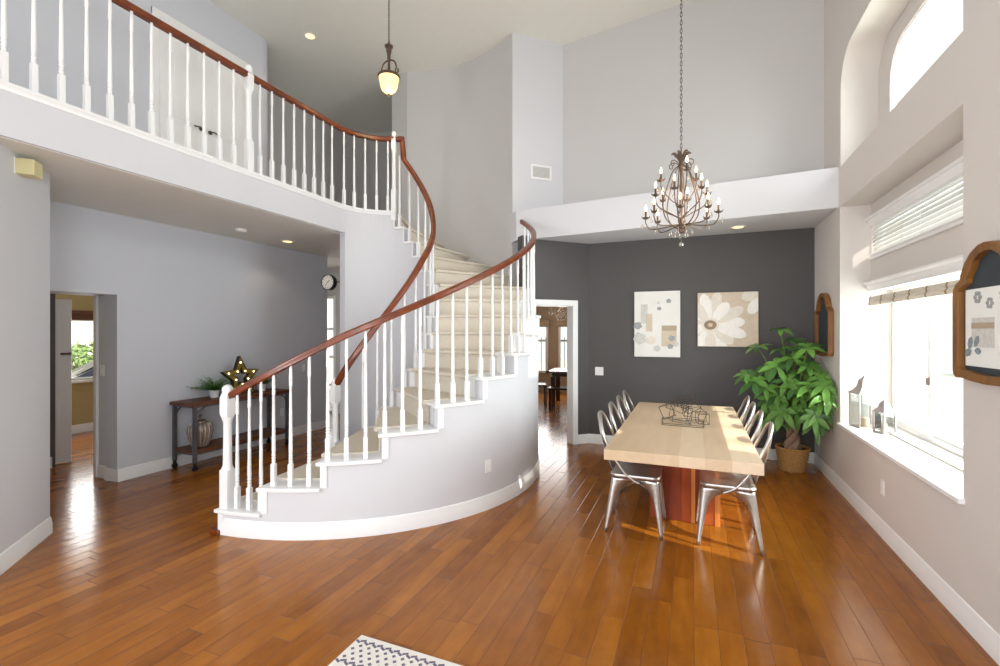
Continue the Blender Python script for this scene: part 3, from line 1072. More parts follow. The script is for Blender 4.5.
pts = []
for i in range(81):
    th = -84.6 + (41.5 + 84.6) * i / 80
    pts.append((CO[0] + RR * cos(R(th)), CO[1] + RR * sin(R(th)), rail_z_out(th)))
MB().sweep(pts, RAILP).xf(OM).build('handrail', M['rail'], OUT, smooth=40)
for th in (-82.9, -79.6, -76.6, -73.5, -69.5, -65.3, -61.2, -57.1, -52.9, -48.6, -44.5, -40.2, -35.8, -31.5, -27.3, -22.7, -18.2, -13.9, -9.6, -5.2, -0.8, 3.6, 7.9, 12.3, 16.6, 21.0, 25.3, 29.7, 34.0, 38.4):
    k = int((th - TH0 + 0.6) // STEP) + 1
    z = RISE * k
    h = rail_z_out(th) - 0.025 - z
    put(baluster(h), CO[0] + RR * cos(R(th)), CO[1] + RR * sin(R(th)), z, R(th)).xf(OM).build('baluster', M['white'], OUT, smooth=35)
th = -85.6
put(newel(1.175, 0.0, 0.50), CO[0] + (RR + 0.005) * cos(R(th)), CO[1] + (RR + 0.005) * sin(R(th)), 0.0, R(th)).xf(OM).build('newel_post', M['white'], OUT, smooth=35)

# inner railing
RIN = RI + 0.045
INN = thing('stair_railing', 'inner stair railing, winding up around the stairwell to the balcony', 'railing', (CI[0], CI[1] - RIN, 0))
IM = Matrix.Translation(-Vector(INN.location))


def rail_z_in(th):
    extra = 0.945 if th < -5 else (0.945 - 0.09 * min(1, (th + 5) / 30.0))
    return RISE + SLOPE * (th - TH0) + extra


pts = []
for i in range(91):
    th = -95.0 + (97.0 + 95.0) * i / 90
    pts.append((CI[0] + RIN * cos(R(th)), CI[1] + RIN * sin(R(th)), rail_z_in(th)))
# gooseneck up to the balcony rail
th = 97.0
xg, yg = CI[0] + RIN * cos(R(th)), CI[1] + RIN * sin(R(th))
zt = LAND + 0.975
for i in range(1, 7):
    f = i / 6
    pts.append((xg - 0.025 * f, yg + 0.004 * f, rail_z_in(97) + 0.018 + (zt - rail_z_in(97) - 0.05) * f))
MB().sweep(pts, RAILP, upright=False).xf(IM).build('handrail', M['rail'], INN, smooth=40)
th2 = 107.5
MB().sweep([(xg - 0.00, yg + 0.0, zt), (CI[0] + RIN * cos(R(th2)), CI[1] + RIN * sin(R(th2)), zt)], RAILP).xf(IM).build('handrail_cap', M['rail'], INN, smooth=40)
for k in range(2, 16):
    for j in range(1 if k > 9 or k < 3 else 1):
        th = theta(k) + 0.62 * STEP
        z = RISE * k
        h = rail_z_in(th) - 0.025 - z
        put(baluster(h), CI[0] + RIN * cos(R(th)), CI[1] + RIN * sin(R(th)), z, R(th)).xf(IM).build('baluster', M['white'], INN, smooth=35)
th = -97.0
put(newel(1.10, 0.0, 0.42), CI[0] + RIN * cos(R(th)), CI[1] + RIN * sin(R(th)), 0.0, R(th)).xf(IM).build('newel_post', M['white'], INN, smooth=35)

# balcony railing
XB = -4.085
BAL = thing('balcony_railing', 'upper balcony railing with brown handrail and white balusters above the hall opening', 'railing', (XB, 3.34, LAND))
BM = Matrix.Translation(-Vector(BAL.location))
ZB = LAND + 0.975
pts = [(XB, -1.4 + 0.25 * i, ZB) for i in range(24)] + [(x, y, ZB) for x, y in arc(CI, RI + 0.035, 176, 108.5, 18)]
MB().sweep(pts, RAILP).xf(BM).build('handrail', M['rail'], BAL, smooth=40)
ys = [1.405 + 0.1475 * i for i in range(-3, 22)]
for y in ys:
    if abs(y - 3.34) < 0.07:
        continue
    put(baluster(ZB - 0.025 - LAND - 0.02, 0.20), XB, y, LAND + 0.02).xf(BM).build('baluster', M['white'], BAL, smooth=35)
th = 169.0
while th > 114:
    put(baluster(ZB - 0.025 - LAND - 0.02, 0.20), CI[0] + (RI + 0.035) * cos(R(th)), CI[1] + (RI + 0.035) * sin(R(th)), LAND + 0.02, R(th)).xf(BM).build('baluster', M['white'], BAL, smooth=35)
    th -= 13.2
put(newel(1.08, 0.0, 0.32, 0.034), XB, 3.34, LAND + 0.0).xf(BM).build('newel_post', M['white'], BAL, smooth=35)
th = 109
put(newel(1.08, -0.1, 0.30, 0.030), CI[0] + (RI + 0.035) * cos(R(th)), CI[1] + (RI + 0.035) * sin(R(th)), LAND, R(th)).xf(BM).build('newel_post', M['white'], BAL, smooth=35)


# ================================================================== DINING SET
T = thing('dining_table', 'pale maple plank dining table on a red-brown block pedestal', 'table', (-0.08, 4.545, 0))
MB().box((-0.50, -1.205, 0.69), (0.50, 1.19, 0.766)).build('tabletop', M['maple'], T, bevel=0.005)
p_ = MB().box((-0.26, -0.33, 0.0), (0.29, 0.75, 0.69)).build('pedestal', M['padauk'], T, bevel=0.004)
MB().box((0.075, -0.334, 0.0), (0.105, -0.33, 0.69)).build('inlay_strip', M['light_strip'], p_, label='light orange wood strip')
MB().box((0.255, -0.334, 0.0), (0.294, -0.29, 0.69)).build('corner_strip', M['light_strip'], p_, label='light orange wood corner')


def make_chair():
    t_ = thing('dining_chair', '', 'chair', (0, 0, 0), 0, 'galvanised chairs around the dining table')
    # seat: dished square with rounded corners, rolled rim   (chair faces +y)
    def rr(hx, hy, r, n=5):
        o = []
        for cx, cy, a0 in ((hx - r, hy - r, 0), (-hx + r, hy - r, 90), (-hx + r, -hy + r, 180), (hx - r, -hy + r, 270)):
            for i in range(n + 1):
                a = R(a0 + 90 * i / n)
                o.append((cx + r * cos(a), cy + r * sin(a)))
        return o
    lev = [(0.185, 0.185, 0.045, 0.430), (0.192, 0.190, 0.05, 0.452), (0.188, 0.186, 0.05, 0.462), (0.178, 0.176, 0.05, 0.464), (0.16, 0.158, 0.05, 0.457), (0.10, 0.10, 0.04, 0.452)]
    vs, fs = [], []
    for hx, hy, r, z in lev:
        vs += [(x, y, z) for x, y in rr(hx, hy, r)]
    n = len(rr(1, 1, .1))
    for i in range(len(lev) - 1):
        for k in range(n):
            l = (k + 1) % n
            fs.append((i * n + k, i * n + l, (i + 1) * n + l, (i + 1) * n + k))
    fs.append(tuple(range((len(lev) - 1) * n, len(lev) * n)))
    MB().add(vs, fs).build('seat', M['steel'], t_, smooth=40, solid=0.004)
    # legs: pressed sheet corners that widen into arched aprons
    for sx, sy in ((1, 1), (-1, 1), (1, -1), (-1, -1)):
        vs, fs = [], []
        rows = 12
        for i in range(rows + 1):
            f = i / rows
            z = 0.445 * f
            tx, ty = 0.178, 0.178
            fx, fy = 0.215, (0.215 if sy > 0 else 0.235)
            cx = sx * (fx + (tx - fx) * f)
            cy = sy * (fy + (ty - fy) * f)
            wdt = 0.022 + 0.045 * f + 0.085 * max(0, (f - 0.62) / 0.38) ** 2.2 * 1.3
            wdt = min(wdt, 0.176)
            ch = 0.012 + 0.012 * f
            vs += [(cx - sx * wdt, cy, z), (cx - sx * ch, cy, z), (cx - sx * ch * 0.3, cy - sy * ch * 0.3, z), (cx, cy - sy * ch, z), (cx, cy - sy * wdt, z)]
        for i in range(rows):
            for k in range(4):
                fs.append((i * 5 + k, i * 5 + k + 1, (i + 1) * 5 + k + 1, (i + 1) * 5 + k))
        MB().add(vs, fs).build('leg', M['steel'], t_, smooth=60, solid=0.004)
    # back hoop running down beside the seat
    hp = [(-0.182, 0.03, 0.405), (-0.186, -0.06, 0.46), (-0.182, -0.165, 0.60), (-0.168, -0.235, 0.74), (-0.138, -0.275, 0.84), (-0.082, -0.297, 0.898), (0, -0.303, 0.915)]
    hp = hp + [(-x, y, z) for x, y, z in reversed(hp[:-1])]
    MB().tube(smooth_path(hp, 5), 0.0115, 8).build('back_frame', M['steel'], t_, smooth=60)
    # centre splat, slightly dished
    vs, fs = [], []
    for i in range(11):
        f = i / 10
        z = 0.452 + (0.905 - 0.452) * f
        y = -0.180 - 0.120 * sin(f * pi / 2)
        hw = 0.086 - 0.010 * f
        for k in range(7):
            q = -1 + 2 * k / 6
            vs.append((q * hw, y - 0.012 * (1 - q * q), z))
    for i in range(10):
        for k in range(6):
            fs.append((i * 7 + k, i * 7 + k + 1, (i + 1) * 7 + k + 1, (i + 1) * 7 + k))
    MB().add(vs, fs).build('splat', M['steel'], t_, smooth=60, solid=0.004)
    # cross braces under the seat
    m = MB()
    m.tube([(0.18, 0.18, 0.33), (0, 0, 0.36), (-0.18, -0.18, 0.33)], 0.007, 6)
    m.tube([(-0.18, 0.18, 0.33), (0, 0, 0.362), (0.18, -0.18, 0.33)], 0.007, 6)
    m.build('brace', M['steel'], t_, smooth=60)
    return t_


chair = make_chair()
rank = ['nearest the camera, partly out from the table', 'second from the camera', 'third from the camera', 'farthest from the camera']
used = False
for side in (0, 1):
    for i, yy in enumerate((3.985, 4.53, 5.04, 5.51)):
        if side == 0:
            x, rz, lab = -0.42, R(-90), 'metal dining chair on the doorway side of the table, ' + rank[i]
        else:
            x, rz, lab = 0.245, R(90), 'metal dining chair on the window side of the table, ' + rank[i]
            yy += 0.015
        lab = lab.replace(', partly out from the table', '')
        if not used:
            chair.location = (x, yy, 0)
            chair.rotation_euler = (0, 0, rz)
            chair['label'] = lab
            used = True
        else:
            dup(chair, (x, yy, 0), rz, lab)

# wire sculpture on the table
WS = thing('wire_sculpture', 'tangled dark wire box sculpture in the middle of the maple table', 'sculpture', (-0.075, 4.60, 0.766))
random.seed(21)


def wire_box(mb, c, s, rot, r=0.0026):
    mt = Matrix.Translation(c) @ rot
    P = [mt @ Vector((s[0] * i, s[1] * j, s[2] * k)) for i in (-.5, .5) for j in (-.5, .5) for k in (-.5, .5)]
    for a in range(8):
        for b in range(a + 1, 8):
            if bin(a ^ b).count('1') == 1:
                mb.tube([P[a], P[b]], r, 5)


specs = [((0.0, -0.20, 0.035), (0.34, 0.07, 0.055), (0, 0, -3)), ((-0.02, -0.06, 0.085), (0.16, 0.13, 0.14), (0, 8, 15)), ((-0.14, 0.02, 0.09), (0.11, 0.03, 0.12), (0, -22, 10)),
         ((0.10, -0.03, 0.075), (0.14, 0.10, 0.10), (20, 10, 30)), ((0.16, -0.06, 0.062), (0.09, 0.16, 0.085), (0, 0, 8)), ((-0.05, 0.03, 0.15), (0.16, 0.12, 0.07), (10, 15, -20)),
         ((0.06, 0.03, 0.16), (0.13, 0.10, 0.09), (15, -25, 25)), ((0.0, 0.0, 0.20), (0.17, 0.07, 0.05), (12, -14, 0))]
for c, s, e in specs:
    m_ = MB()
    rot = (Matrix.Rotation(R(e[2]), 4, 'Z') @ Matrix.Rotation(R(e[1]), 4, 'Y') @ Matrix.Rotation(R(e[0]), 4, 'X'))
    wire_box(m_, c, s, rot)
    zmin = min(p[2] for p in m_.v)
    if zmin < 0.0025:
        m_.xf(Matrix.Translation((0, 0, 0.0026 - zmin)))
    m_.build('wire_frame', M['wire'], WS)
m_ = MB()
for a, b, c in (((-0.10, 0.02, 0.19), (-0.06, 0.03, 0.25), (-0.02, 0.02, 0.23)), ((0.0, 0.0, 0.22), (0.02, 0.04, 0.30), (0.06, 0.03, 0.25)), ((0.05, 0.02, 0.2), (0.11, 0.02, 0.26), (0.12, 0.05, 0.18)), ((-0.03, 0.0, 0.2), (0.0, 0.04, 0.285), (0.02, 0.04, 0.30))):
    m_.tube(smooth_path([a, b, c], 4), 0.0022, 5)
m_.build('wire_strands', M['wire'], WS)


# ================================================================== CHANDELIER
CH = thing('chandelier', 'large bronze candle chandelier with crystal drops hanging over the maple table', 'chandelier', (-0.09, 4.5, 2.46))
chn = MB()
z = 0.79
i = 0
while z < CEIL - 2.46 - 0.04:
    lk = []
    for q in range(10):
        a = 2 * pi * q / 10
        u, v = 0.0085 * cos(a), 0.023 * sin(a)
        lk.append((u, 0, z + 0.02 + v) if i % 2 == 0 else (0, u, z + 0.02 + v))
    chn.tube(lk, 0.0028, 5, closed=True)
    z += 0.037
    i += 1
chn.build('chain', M['blackmetal'], CH, smooth=60)
MB().lathe([(0.065, CEIL - 2.46), (0.065, CEIL - 2.465), (0.05, CEIL - 2.49), (0.012, CEIL - 2.505)], 16).build('ceiling_canopy', M['bronze'], CH, smooth=40)
MB().lathe([(0.002, 0.0), (0.03, 0.01), (0.034, 0.035), (0.018, 0.05), (0.022, 0.10), (0.014, 0.13), (0.017, 0.3), (0.012, 0.36), (0.016, 0.42), (0.010, 0.48), (0.010, 0.58), (0.004, 0.60)], 12, (0, 0, 0.02)).build('centre_column', M['bronze'], CH, smooth=50)
MB().lathe([(0.008, 0.615), (0.022, 0.625), (0.026, 0.645), (0.016, 0.665), (0.010, 0.69), (0.006, 0.78), (0.003, 0.80)], 12).build('top_hub', M['bronze'], CH, smooth=50)


def pol(r, a, z):
    return (r * cos(a), r * sin(a), z)


# acanthus crown
for q in range(6):
    a = 2 * pi * q / 6 + 0.2
    m_ = MB()
    p = [pol(0.012, a, 0.66), pol(0.03, a, 0.71), pol(0.06, a, 0.745), pol(0.085, a, 0.735)]
    m_.tube(smooth_path(p, 4), [0.004 + 0.010 * sin(pi * i_ / 12) for i_ in range(13)], 6)
    m_.build('crown_leaf', M['bronze'], CH, smooth=60)
    m_ = MB()
    p = [pol(0.02, a + 0.5, 0.645), pol(0.07, a + 0.5, 0.675), pol(0.105, a + 0.5, 0.66), pol(0.105, a + 0.5, 0.63), pol(0.08, a + 0.5, 0.625), pol(0.078, a + 0.5, 0.645)]
    m_.tube(smooth_path(p, 4), 0.0045, 6)
    m_.build('crown_scroll', M['bronze'], CH, smooth=60)
# cage rods
for q in range(6):
    a = 2 * pi * q / 6 + 0.35
    p = [pol(0.015, a, 0.64), pol(0.075, a, 0.58), pol(0.115, a, 0.47), pol(0.155, a, 0.33), pol(0.160, a, 0.24), pol(0.13, a, 0.15), pol(0.06, a, 0.085), pol(0.02, a, 0.06)]
    MB().tube(smooth_path(p, 5), 0.0058, 6).build('cage_rod', M['bronze'], CH, smooth=60)


def teardrop(mb, p, s=1.0):
    mb.lathe([(0.001, 0.0), (0.007 * s, -0.012 * s), (0.011 * s, -0.028 * s), (0.009 * s, -0.040 * s), (0.001, -0.046 * s)], 6, p)


arms = [(8, 0.305, 0.185, 0.10, 0.0), (6, 0.225, 0.37, 0.16, 0.3), (3, 0.18, 0.53, 0.28, 0.8)]
for n_, r_, zc_, zs_, off in arms:
    for q in range(n_):
        a = 2 * pi * q / n_ + off
        p = [pol(0.02, a, zs_), pol(r_ * 0.35, a, zs_ - 0.01), pol(r_ * 0.62, a, zc_ - 0.105), pol(r_ * 0.88, a, zc_ - 0.10), pol(r_, a, zc_ - 0.045), pol(r_, a, zc_ - 0.01)]
        if n_ != 8:
            p = [pol(0.015, a, zs_), pol(r_ * 0.45, a, zs_ + 0.05), pol(r_ * 0.85, a, zc_ - 0.11), pol(r_, a, zc_ - 0.05), pol(r_, a, zc_ - 0.01)]
        am = MB().tube(smooth_path(p, 5), 0.0052, 6).build('arm', M['bronze'], CH, smooth=60)
        cup = MB().lathe([(0.004, -0.012), (0.016, -0.004), (0.026, 0.008), (0.024, 0.010), (0.012, 0.004)], 10, pol(r_, a, zc_))
        for e in range(4):
            b = 2 * pi * e / 4 + a
            x, y, zz = pol(r_, a, zc_)
            cup.tube(smooth_path([(x, y, zz - 0.005), (x + 0.026 * cos(b), y + 0.026 * sin(b), zz + 0.004), (x + 0.038 * cos(b), y + 0.038 * sin(b), zz + 0.024)], 3), [0.004, 0.006, 0.007, 0.006, 0.005, 0.003, 0.001], 5)
        cup.build('candle_cup', M['bronze'], am, smooth=50)
        MB().lathe([(0.009, 0.0), (0.009, 0.063), (0.006, 0.066)], 10, pol(r_, a, zc_)).build('candle_sleeve', M['bronze'], am, smooth=50)
        MB().lathe([(0.006, 0.066), (0.0105, 0.080), (0.0115, 0.091), (0.008, 0.108), (0.0028, 0.124), (0.0005, 0.128)], 10, pol(r_, a, zc_)).build('bulb', M['bulb'], am, smooth=60)
        m_ = MB()
        x, y, zz = pol(r_, a, zc_)
        m_.tube([(x + 0.02 * cos(a), y + 0.02 * sin(a), zz), (x + 0.03 * cos(a), y + 0.03 * sin(a), zz - 0.05)], 0.001, 4)
        teardrop(m_, (x + 0.03 * cos(a), y + 0.03 * sin(a), zz - 0.048), 1.05)
        m_.build('crystal_drop', M['crystal'], am, smooth=30)
for ring, (n_, r_, z_) in enumerate(((7, 0.055, 0.03), (9, 0.10, 0.05))):
    for q in range(n_):
        a = 2 * pi * q / n_ + ring * 0.3
        m_ = MB()
        m_.tube([pol(r_ * 0.5, a, z_ + 0.05), pol(r_, a, z_)], 0.001, 4)
        teardrop(m_, pol(r_, a, z_), 1.0)
        m_.build('crystal_drop', M['crystal'], CH, smooth=30)
m_ = MB().ball((0, 0, -0.075), 0.022)
m_.tube([(0, 0, 0.02), (0, 0, -0.06)], 0.0012, 4)
m_.build('crystal_ball', M['crystal'], CH, smooth=40)
lamp('chandelier_glow', 'POINT', (-0.09, 4.5, 2.85), 9, (1.0, 0.80, 0.55), rad=0.18)

# ================================================================== PENDANT in the stairwell
PE = thing('pendant_lantern', 'bronze chain pendant with glowing amber bell glass above the stairs', 'pendant lamp', (-3.39, 4.70, 4.45))
chn = MB()
z, i = 0.66, 0
while z < CEIL - 4.45 - 0.03:
    lk = []
    for q in range(10):
        a = 2 * pi * q / 10
        u, v = 0.009 * cos(a), 0.024 * sin(a)
        lk.append((u, 0, z + v) if i % 2 == 0 else (0, u, z + v))
    chn.tube(lk, 0.003, 5, closed=True)
    z += 0.038
    i += 1
chn.build('chain', M['blackmetal'], PE, smooth=60)
MB().lathe([(0.06, CEIL - 4.45), (0.06, CEIL - 4.46), (0.045, CEIL - 4.48), (0.01, CEIL - 4.495)], 16).build('ceiling_canopy', M['bronze'], PE, smooth=40)
MB().lathe([(0.012, 0.40), (0.02, 0.42), (0.022, 0.5), (0.032, 0.54), (0.034, 0.575), (0.05, 0.59), (0.05, 0.605), (0.02, 0.62), (0.006, 0.66)], 14).build('stem', M['bronze'], PE, smooth=40)
MB().lathe([(0.012, 0.26), (0.018, 0.30), (0.014, 0.41)], 12).build('rod', M['bronze'], PE, smooth=40)
for sgn in (-1, 1):
    p = [(0.02 * sgn, 0, 0.43), (0.075 * sgn, 0, 0.405), (0.105 * sgn, 0, 0.34), (0.095 * sgn, 0, 0.28), (0.11 * sgn, 0, 0.255), (0.135 * sgn, 0, 0.275), (0.125 * sgn, 0, 0.30)]
    MB().tube(smooth_path(p, 5), 0.009, 8).build('scroll', M['bronze'], PE, smooth=60)
MB().lathe([(0.125, 0.215), (0.135, 0.225), (0.13, 0.245), (0.10, 0.262), (0.03, 0.275)], 20).build('collar', M['bronze'], PE, smooth=40)
MB().lathe([(0.012, 0.03), (0.05, 0.04), (0.085, 0.07), (0.102, 0.11), (0.110, 0.16), (0.122, 0.215), (0.10, 0.225)], 20).build('bell_shade', M['shade_glow'], PE, smooth=60, label='glowing amber glass bell')
MB().lathe([(0.002, -0.01), (0.012, 0.0), (0.016, 0.015), (0.010, 0.03)], 12).build('finial', M['bronze'], PE, smooth=40)
lamp('pendant_glow', 'POINT', (-3.39, 4.70, 4.36), 5, (1.0, 0.78, 0.5), rad=0.1)


# ================================================================== ceiling fittings
def downlight(x, y, z, label):
    t_ = thing('recessed_light', label, 'ceiling light', (x, y, z), 0, 'recessed ceiling lights')
    MB().lathe([(0.06, 0.004), (0.062, -0.006), (0.085, -0.006), (0.09, -0.001), (0.09, 0.004)], 20).build('trim_ring', M['white'], t_, smooth=40)
    MB().lathe([(0.061, 0.003), (0.061, -0.003), (0.002, -0.0031)], 20).build('lamp_lens', M['downlight'], t_, smooth=40)
    return t_


downlight(-5.08, 5.156, CEIL, 'lit recessed light in the high ceiling above the balcony')
lamp('downlight_upstairs', 'SPOT', (-5.08, 5.156, CEIL - 0.03), 12, (1, 0.85, 0.62), aim=(0, 0, -1), rad=0.05).data.spot_size = R(110)
downlight(-5.166, 4.833, LOWC - 0.004, 'lit recessed light in the low ceiling of the hall under the balcony')
lamp('downlight_hall', 'SPOT', (-5.166, 4.833, LOWC - 0.03), 4, (1, 0.85, 0.62), aim=(0, 0, -1), rad=0.05).data.spot_size = R(110)
downlight(0.512, 6.278, 2.86, 'recessed light in the soffit beside the charcoal wall')
o = MB().lathe([(0.065, 0), (0.065, -0.018), (0.055, -0.034), (0.02, -0.038)], 20, (-5.085, 4.05, LOWC - 0.004)).build('smoke_detector', M['plastic'], smooth=40)
tag(o, 'round white smoke detector on the low hall ceiling', 'smoke detector')

# wall vent on the upper angled wall
vd = (Vector((-1.77, 6.75)) - Vector((-2.40, 6.17))).normalized()
vn = Vector((vd.y, -vd.x))
VE = thing('air_vent', 'white louvred air vent high on the angled wall above the plant ledge', 'air vent', (-2.035 + vn.x * 0.0, 6.507, 3.915), atan2(vd.y, vd.x))
m_ = MB()
m_.box((-0.165, -0.016, -0.105), (0.165, 0.006, -0.075))
m_.box((-0.165, -0.016, 0.075), (0.165, 0.006, 0.105))
m_.box((-0.165, -0.016, -0.075), (-0.135, 0.006, 0.075))
m_.box((0.135, -0.016, -0.075), (0.165, 0.006, 0.075))
m_.build('vent_frame', M['white'], VE, bevel=0.003)
m_ = MB()
for i in range(9):
    m_.obox((0, -0.003, -0.066 + i * 0.0165), (1, 0, 0), (0, 0.8, -0.6), (0, 0.6, 0.8), 0.135, 0.006, 0.002)
m_.build('louvres', M['ink_light'], VE)
MB().box((-0.135, 0.002, -0.075), (0.135, 0.005, 0.075)).build('dark_backing', M['greymetal'], VE)


# ================================================================== switches, outlets, chime
def plate(name, loc, rz, label, w_=0.075, h_=0.118, gangs=1, outlet=False):
    t_ = thing(name, label, 'light switch' if not outlet else 'power outlet', loc, rz)
    MB().box((-w_ / 2, -0.007, -h_ / 2), (w_ / 2, 0.0, h_ / 2)).build('cover_plate', M['plastic'], t_, bevel=0.003)
    for g in range(gangs):
        x = (g - (gangs - 1) / 2) * 0.046
        if outlet:
            for zz in (-0.021, 0.021):
                MB().box((x - 0.016, -0.010, zz - 0.014), (x + 0.016, -0.006, zz + 0.014)).build('socket', M['white'], t_, bevel=0.004)
        else:
            MB().box((x - 0.015, -0.011, -0.033), (x + 0.015, -0.006, 0.033)).build('rocker', M['white'], t_, bevel=0.003)
    return t_


plate('light_switch', (-1.222, YB, 1.035), 0, 'white double light switch on the charcoal wall beside the doorway', 0.118, 0.118, 2)
th = -21.4
plate('power_outlet', (CO[0] + RO * cos(R(th)), CO[1] + RO * sin(R(th)), 0.39), R(th + 90), 'white outlet low on the curved stair wall', outlet=True)
plate('power_outlet', (XR, 4.49, 0.385), R(-90), 'white outlet under the bay window sill', outlet=True)
plate('power_outlet', (-5.65, 5.18, 0.40), R(90), 'white outlet on the hall wall beside the console table', outlet=True)
plate('light_switch', (-5.65, 5.60, 1.03), R(90), 'white light switch on the hall wall above the stair rail')
plate('light_switch', (-5.97, 3.06, 1.17), 0, 'white light switch inside the hall doorway')

ad = Vector((-0.663, 0.64)).normalized()
CHM = thing('door_chime', 'small cream door chime box high on the angled wall under the balcony', 'door chime', (-4.39, 1.748, 2.755), atan2(ad.y, ad.x))
MB().box((-0.062, -0.105, -0.055), (0.062, -0.003, 0.055)).build('cover', M['cream_plastic'], CHM, bevel=0.006)
MB().box((-0.066, -0.004, -0.06), (0.066, 0.004, 0.06)).build('back_plate', M['plastic'], CHM)

# ================================================================== clock
CL = thing('wall_clock', 'round black clock with white face at the edge of the white stairwell wall', 'clock', (-4.375, 4.80, 2.24), R(4))
MB().box((0.095, -0.040, -0.006), (0.165, -0.030, 0.006)).build('wall_bracket', M['black'], CL)


def ydisc(prof, n=28):
    m = MB().lathe([(r * 0.66, z * 0.66) for r, z in prof], n)
    return m.xf(Matrix.Rotation(pi / 2, 4, 'X'))


ydisc([(0.150, 0.0), (0.155, 0.01), (0.155, 0.10), (0.148, 0.108), (0.138, 0.104), (0.136, 0.09)]).build('case', M['black'], CL, smooth=40)
ydisc([(0.136, 0.088), (0.136, 0.094), (0.001, 0.0942)]).build('dial', M['clockface'], CL, smooth=40)
m_ = MB()
for i in range(12):
    a = 2 * pi * i / 12
    m_.obox((0.115 * sin(a), -0.096, 0.115 * cos(a)), (cos(a), 0, -sin(a)), (0, 1, 0), (sin(a), 0, cos(a)), 0.004, 0.001, 0.012)
m_.xf(Matrix.Scale(0.66, 4)).build('hour_marks', M['black'], CL)
for nm, ln, a, wd_ in (('hour_hand', 0.06, R(52), 0.005), ('minute_hand', 0.095, R(220), 0.0035)):
    MB().obox((0.5 * ln * sin(a), -0.099, 0.5 * ln * cos(a)), (cos(a), 0, -sin(a)), (0, 1, 0), (sin(a), 0, cos(a)), wd_, 0.001, ln * 0.55).xf(Matrix.Scale(0.66, 4)).build(nm, M['black'], CL)

# ================================================================== console table in the hall
CT = thing('console_table', 'rustic wood and iron console table on casters against the hall wall', 'console table', (-5.42, 4.245, 0))
# local: x 0..; long axis y  from -0.62 to 0.72
MB().box((-0.20, -0.70, 0.745), (0.20, 0.70, 0.785)).build('top_board', M['console'], CT, bevel=0.006)
MB().box((-0.185, -0.66, 0.20), (0.185, 0.66, 0.235)).build('lower_shelf', M['console'], CT, bevel=0.005)
for sx in (-1, 1):
    for sy in (-1, 1):
        x, y = 0.175 * sx, 0.655 * sy
        m_ = MB()
        m_.box((x - 0.018, y - 0.018, 0.10), (x + 0.018, y + 0.018, 0.745))
        m_.tube(smooth_path([(x, y - sy * 0.005, 0.60), (x, y - sy * 0.05, 0.69), (x, y - sy * 0.15, 0.738)], 4), 0.009, 6)
        lg = m_.build('leg', M['greymetal'], CT)
        m_ = MB().lathe([(0.02, 0.10), (0.022, 0.095), (0.012, 0.08)], 10, (x, y, 0))
        m_.box((x - 0.016, y - 0.012, 0.03), (x - 0.012, y + 0.012, 0.085))
        m_.box((x + 0.012, y - 0.012, 0.03), (x + 0.016, y + 0.012, 0.085))
        cs = m_.build('caster', M['blackmetal'], lg)
        w_ = MB().lathe([(0.005, -0.011), (0.030, -0.011), (0.032, 0), (0.030, 0.011), (0.005, 0.011)], 16)
        w_.xf(Matrix.Translation((x, y, 0.0325)) @ Matrix.Rotation(pi / 2, 4, 'Y'))
        w_.build('caster_wheel', M['black'], lg, smooth=40)
m_ = MB()
for sx in (-1, 1):
    m_.box((0.175 * sx - 0.012, -0.64, 0.725), (0.175 * sx + 0.012, 0.64, 0.745))
    m_.box((0.175 * sx - 0.012, -0.64, 0.185), (0.175 * sx + 0.012, 0.64, 0.20))
for sy in (-1, 1):
    m_.box((-0.16, 0.655 * sy - 0.012, 0.725), (0.16, 0.655 * sy + 0.012, 0.745))
    m_.box((-0.16, 0.655 * sy - 0.012, 0.185), (0.16, 0.655 * sy + 0.012, 0.20))
m_.build('iron_frame', M['greymetal'], CT)

# lidded ribbed vase
VA = thing('lidded_vase', 'ribbed brown and silver lidded vase on the lower console shelf', 'vase', (-5.40, 3.76, 0.235))
n_ = 48
vs, fs = [], []
prof = [(0.065, 0.0), (0.085, 0.02), (0.118, 0.11), (0.132, 0.19), (0.122, 0.25), (0.085, 0.285), (0.06, 0.29)]
for r_, z_ in prof:
    for k in range(n_):
        a = 2 * pi * k / n_
        rr_ = r_ * (1 + 0.05 * cos(16 * a))
        vs.append((rr_ * cos(a), rr_ * sin(a), z_))
for i in range(len(prof) - 1):
    for k in range(n_):
        l = (k + 1) % n_
        fs.append((i * n_ + k, i * n_ + l, (i + 1) * n_ + l, (i + 1) * n_ + k))
fs.append(tuple(range(n_ - 1, -1, -1)))
MB().add(vs, fs).build('body', M['vase'], VA, smooth=60)
for k in range(16):
    a = 2 * pi * (k + 0.5) / 16
    MB().tube(smooth_path([(r_ * 0.965 * cos(a), r_ * 0.965 * sin(a), z_) for r_, z_ in prof[1:6]], 3), 0.006, 6).build('rib', M['vase_light'], VA, smooth=60, label='silver raised rib')
MB().lathe([(0.07, 0.285), (0.068, 0.30), (0.045, 0.32), (0.012, 0.328), (0.009, 0.34)], 24).build('lid', M['vase'], VA, smooth=40)
MB().ball((0, 0, 0.358), 0.022, 14, 8).build('lid_knob', M['greymetal'], VA, smooth=60)

# marquee star
SR = thing('marquee_star', 'gold light-up marquee star leaning on the hall console', 'star light', (-5.40, 4.32, 0.785), R(90))
RO_, RI_ = 0.275, 0.113


def star_pts(ro, ri, cz=0.237):
    o = []
    for k in range(10):
        a = pi / 2 + pi * k / 5
        r_ = ro if k % 2 == 0 else ri
        o.append((r_ * cos(a), cz + r_ * sin(a)))
    return o


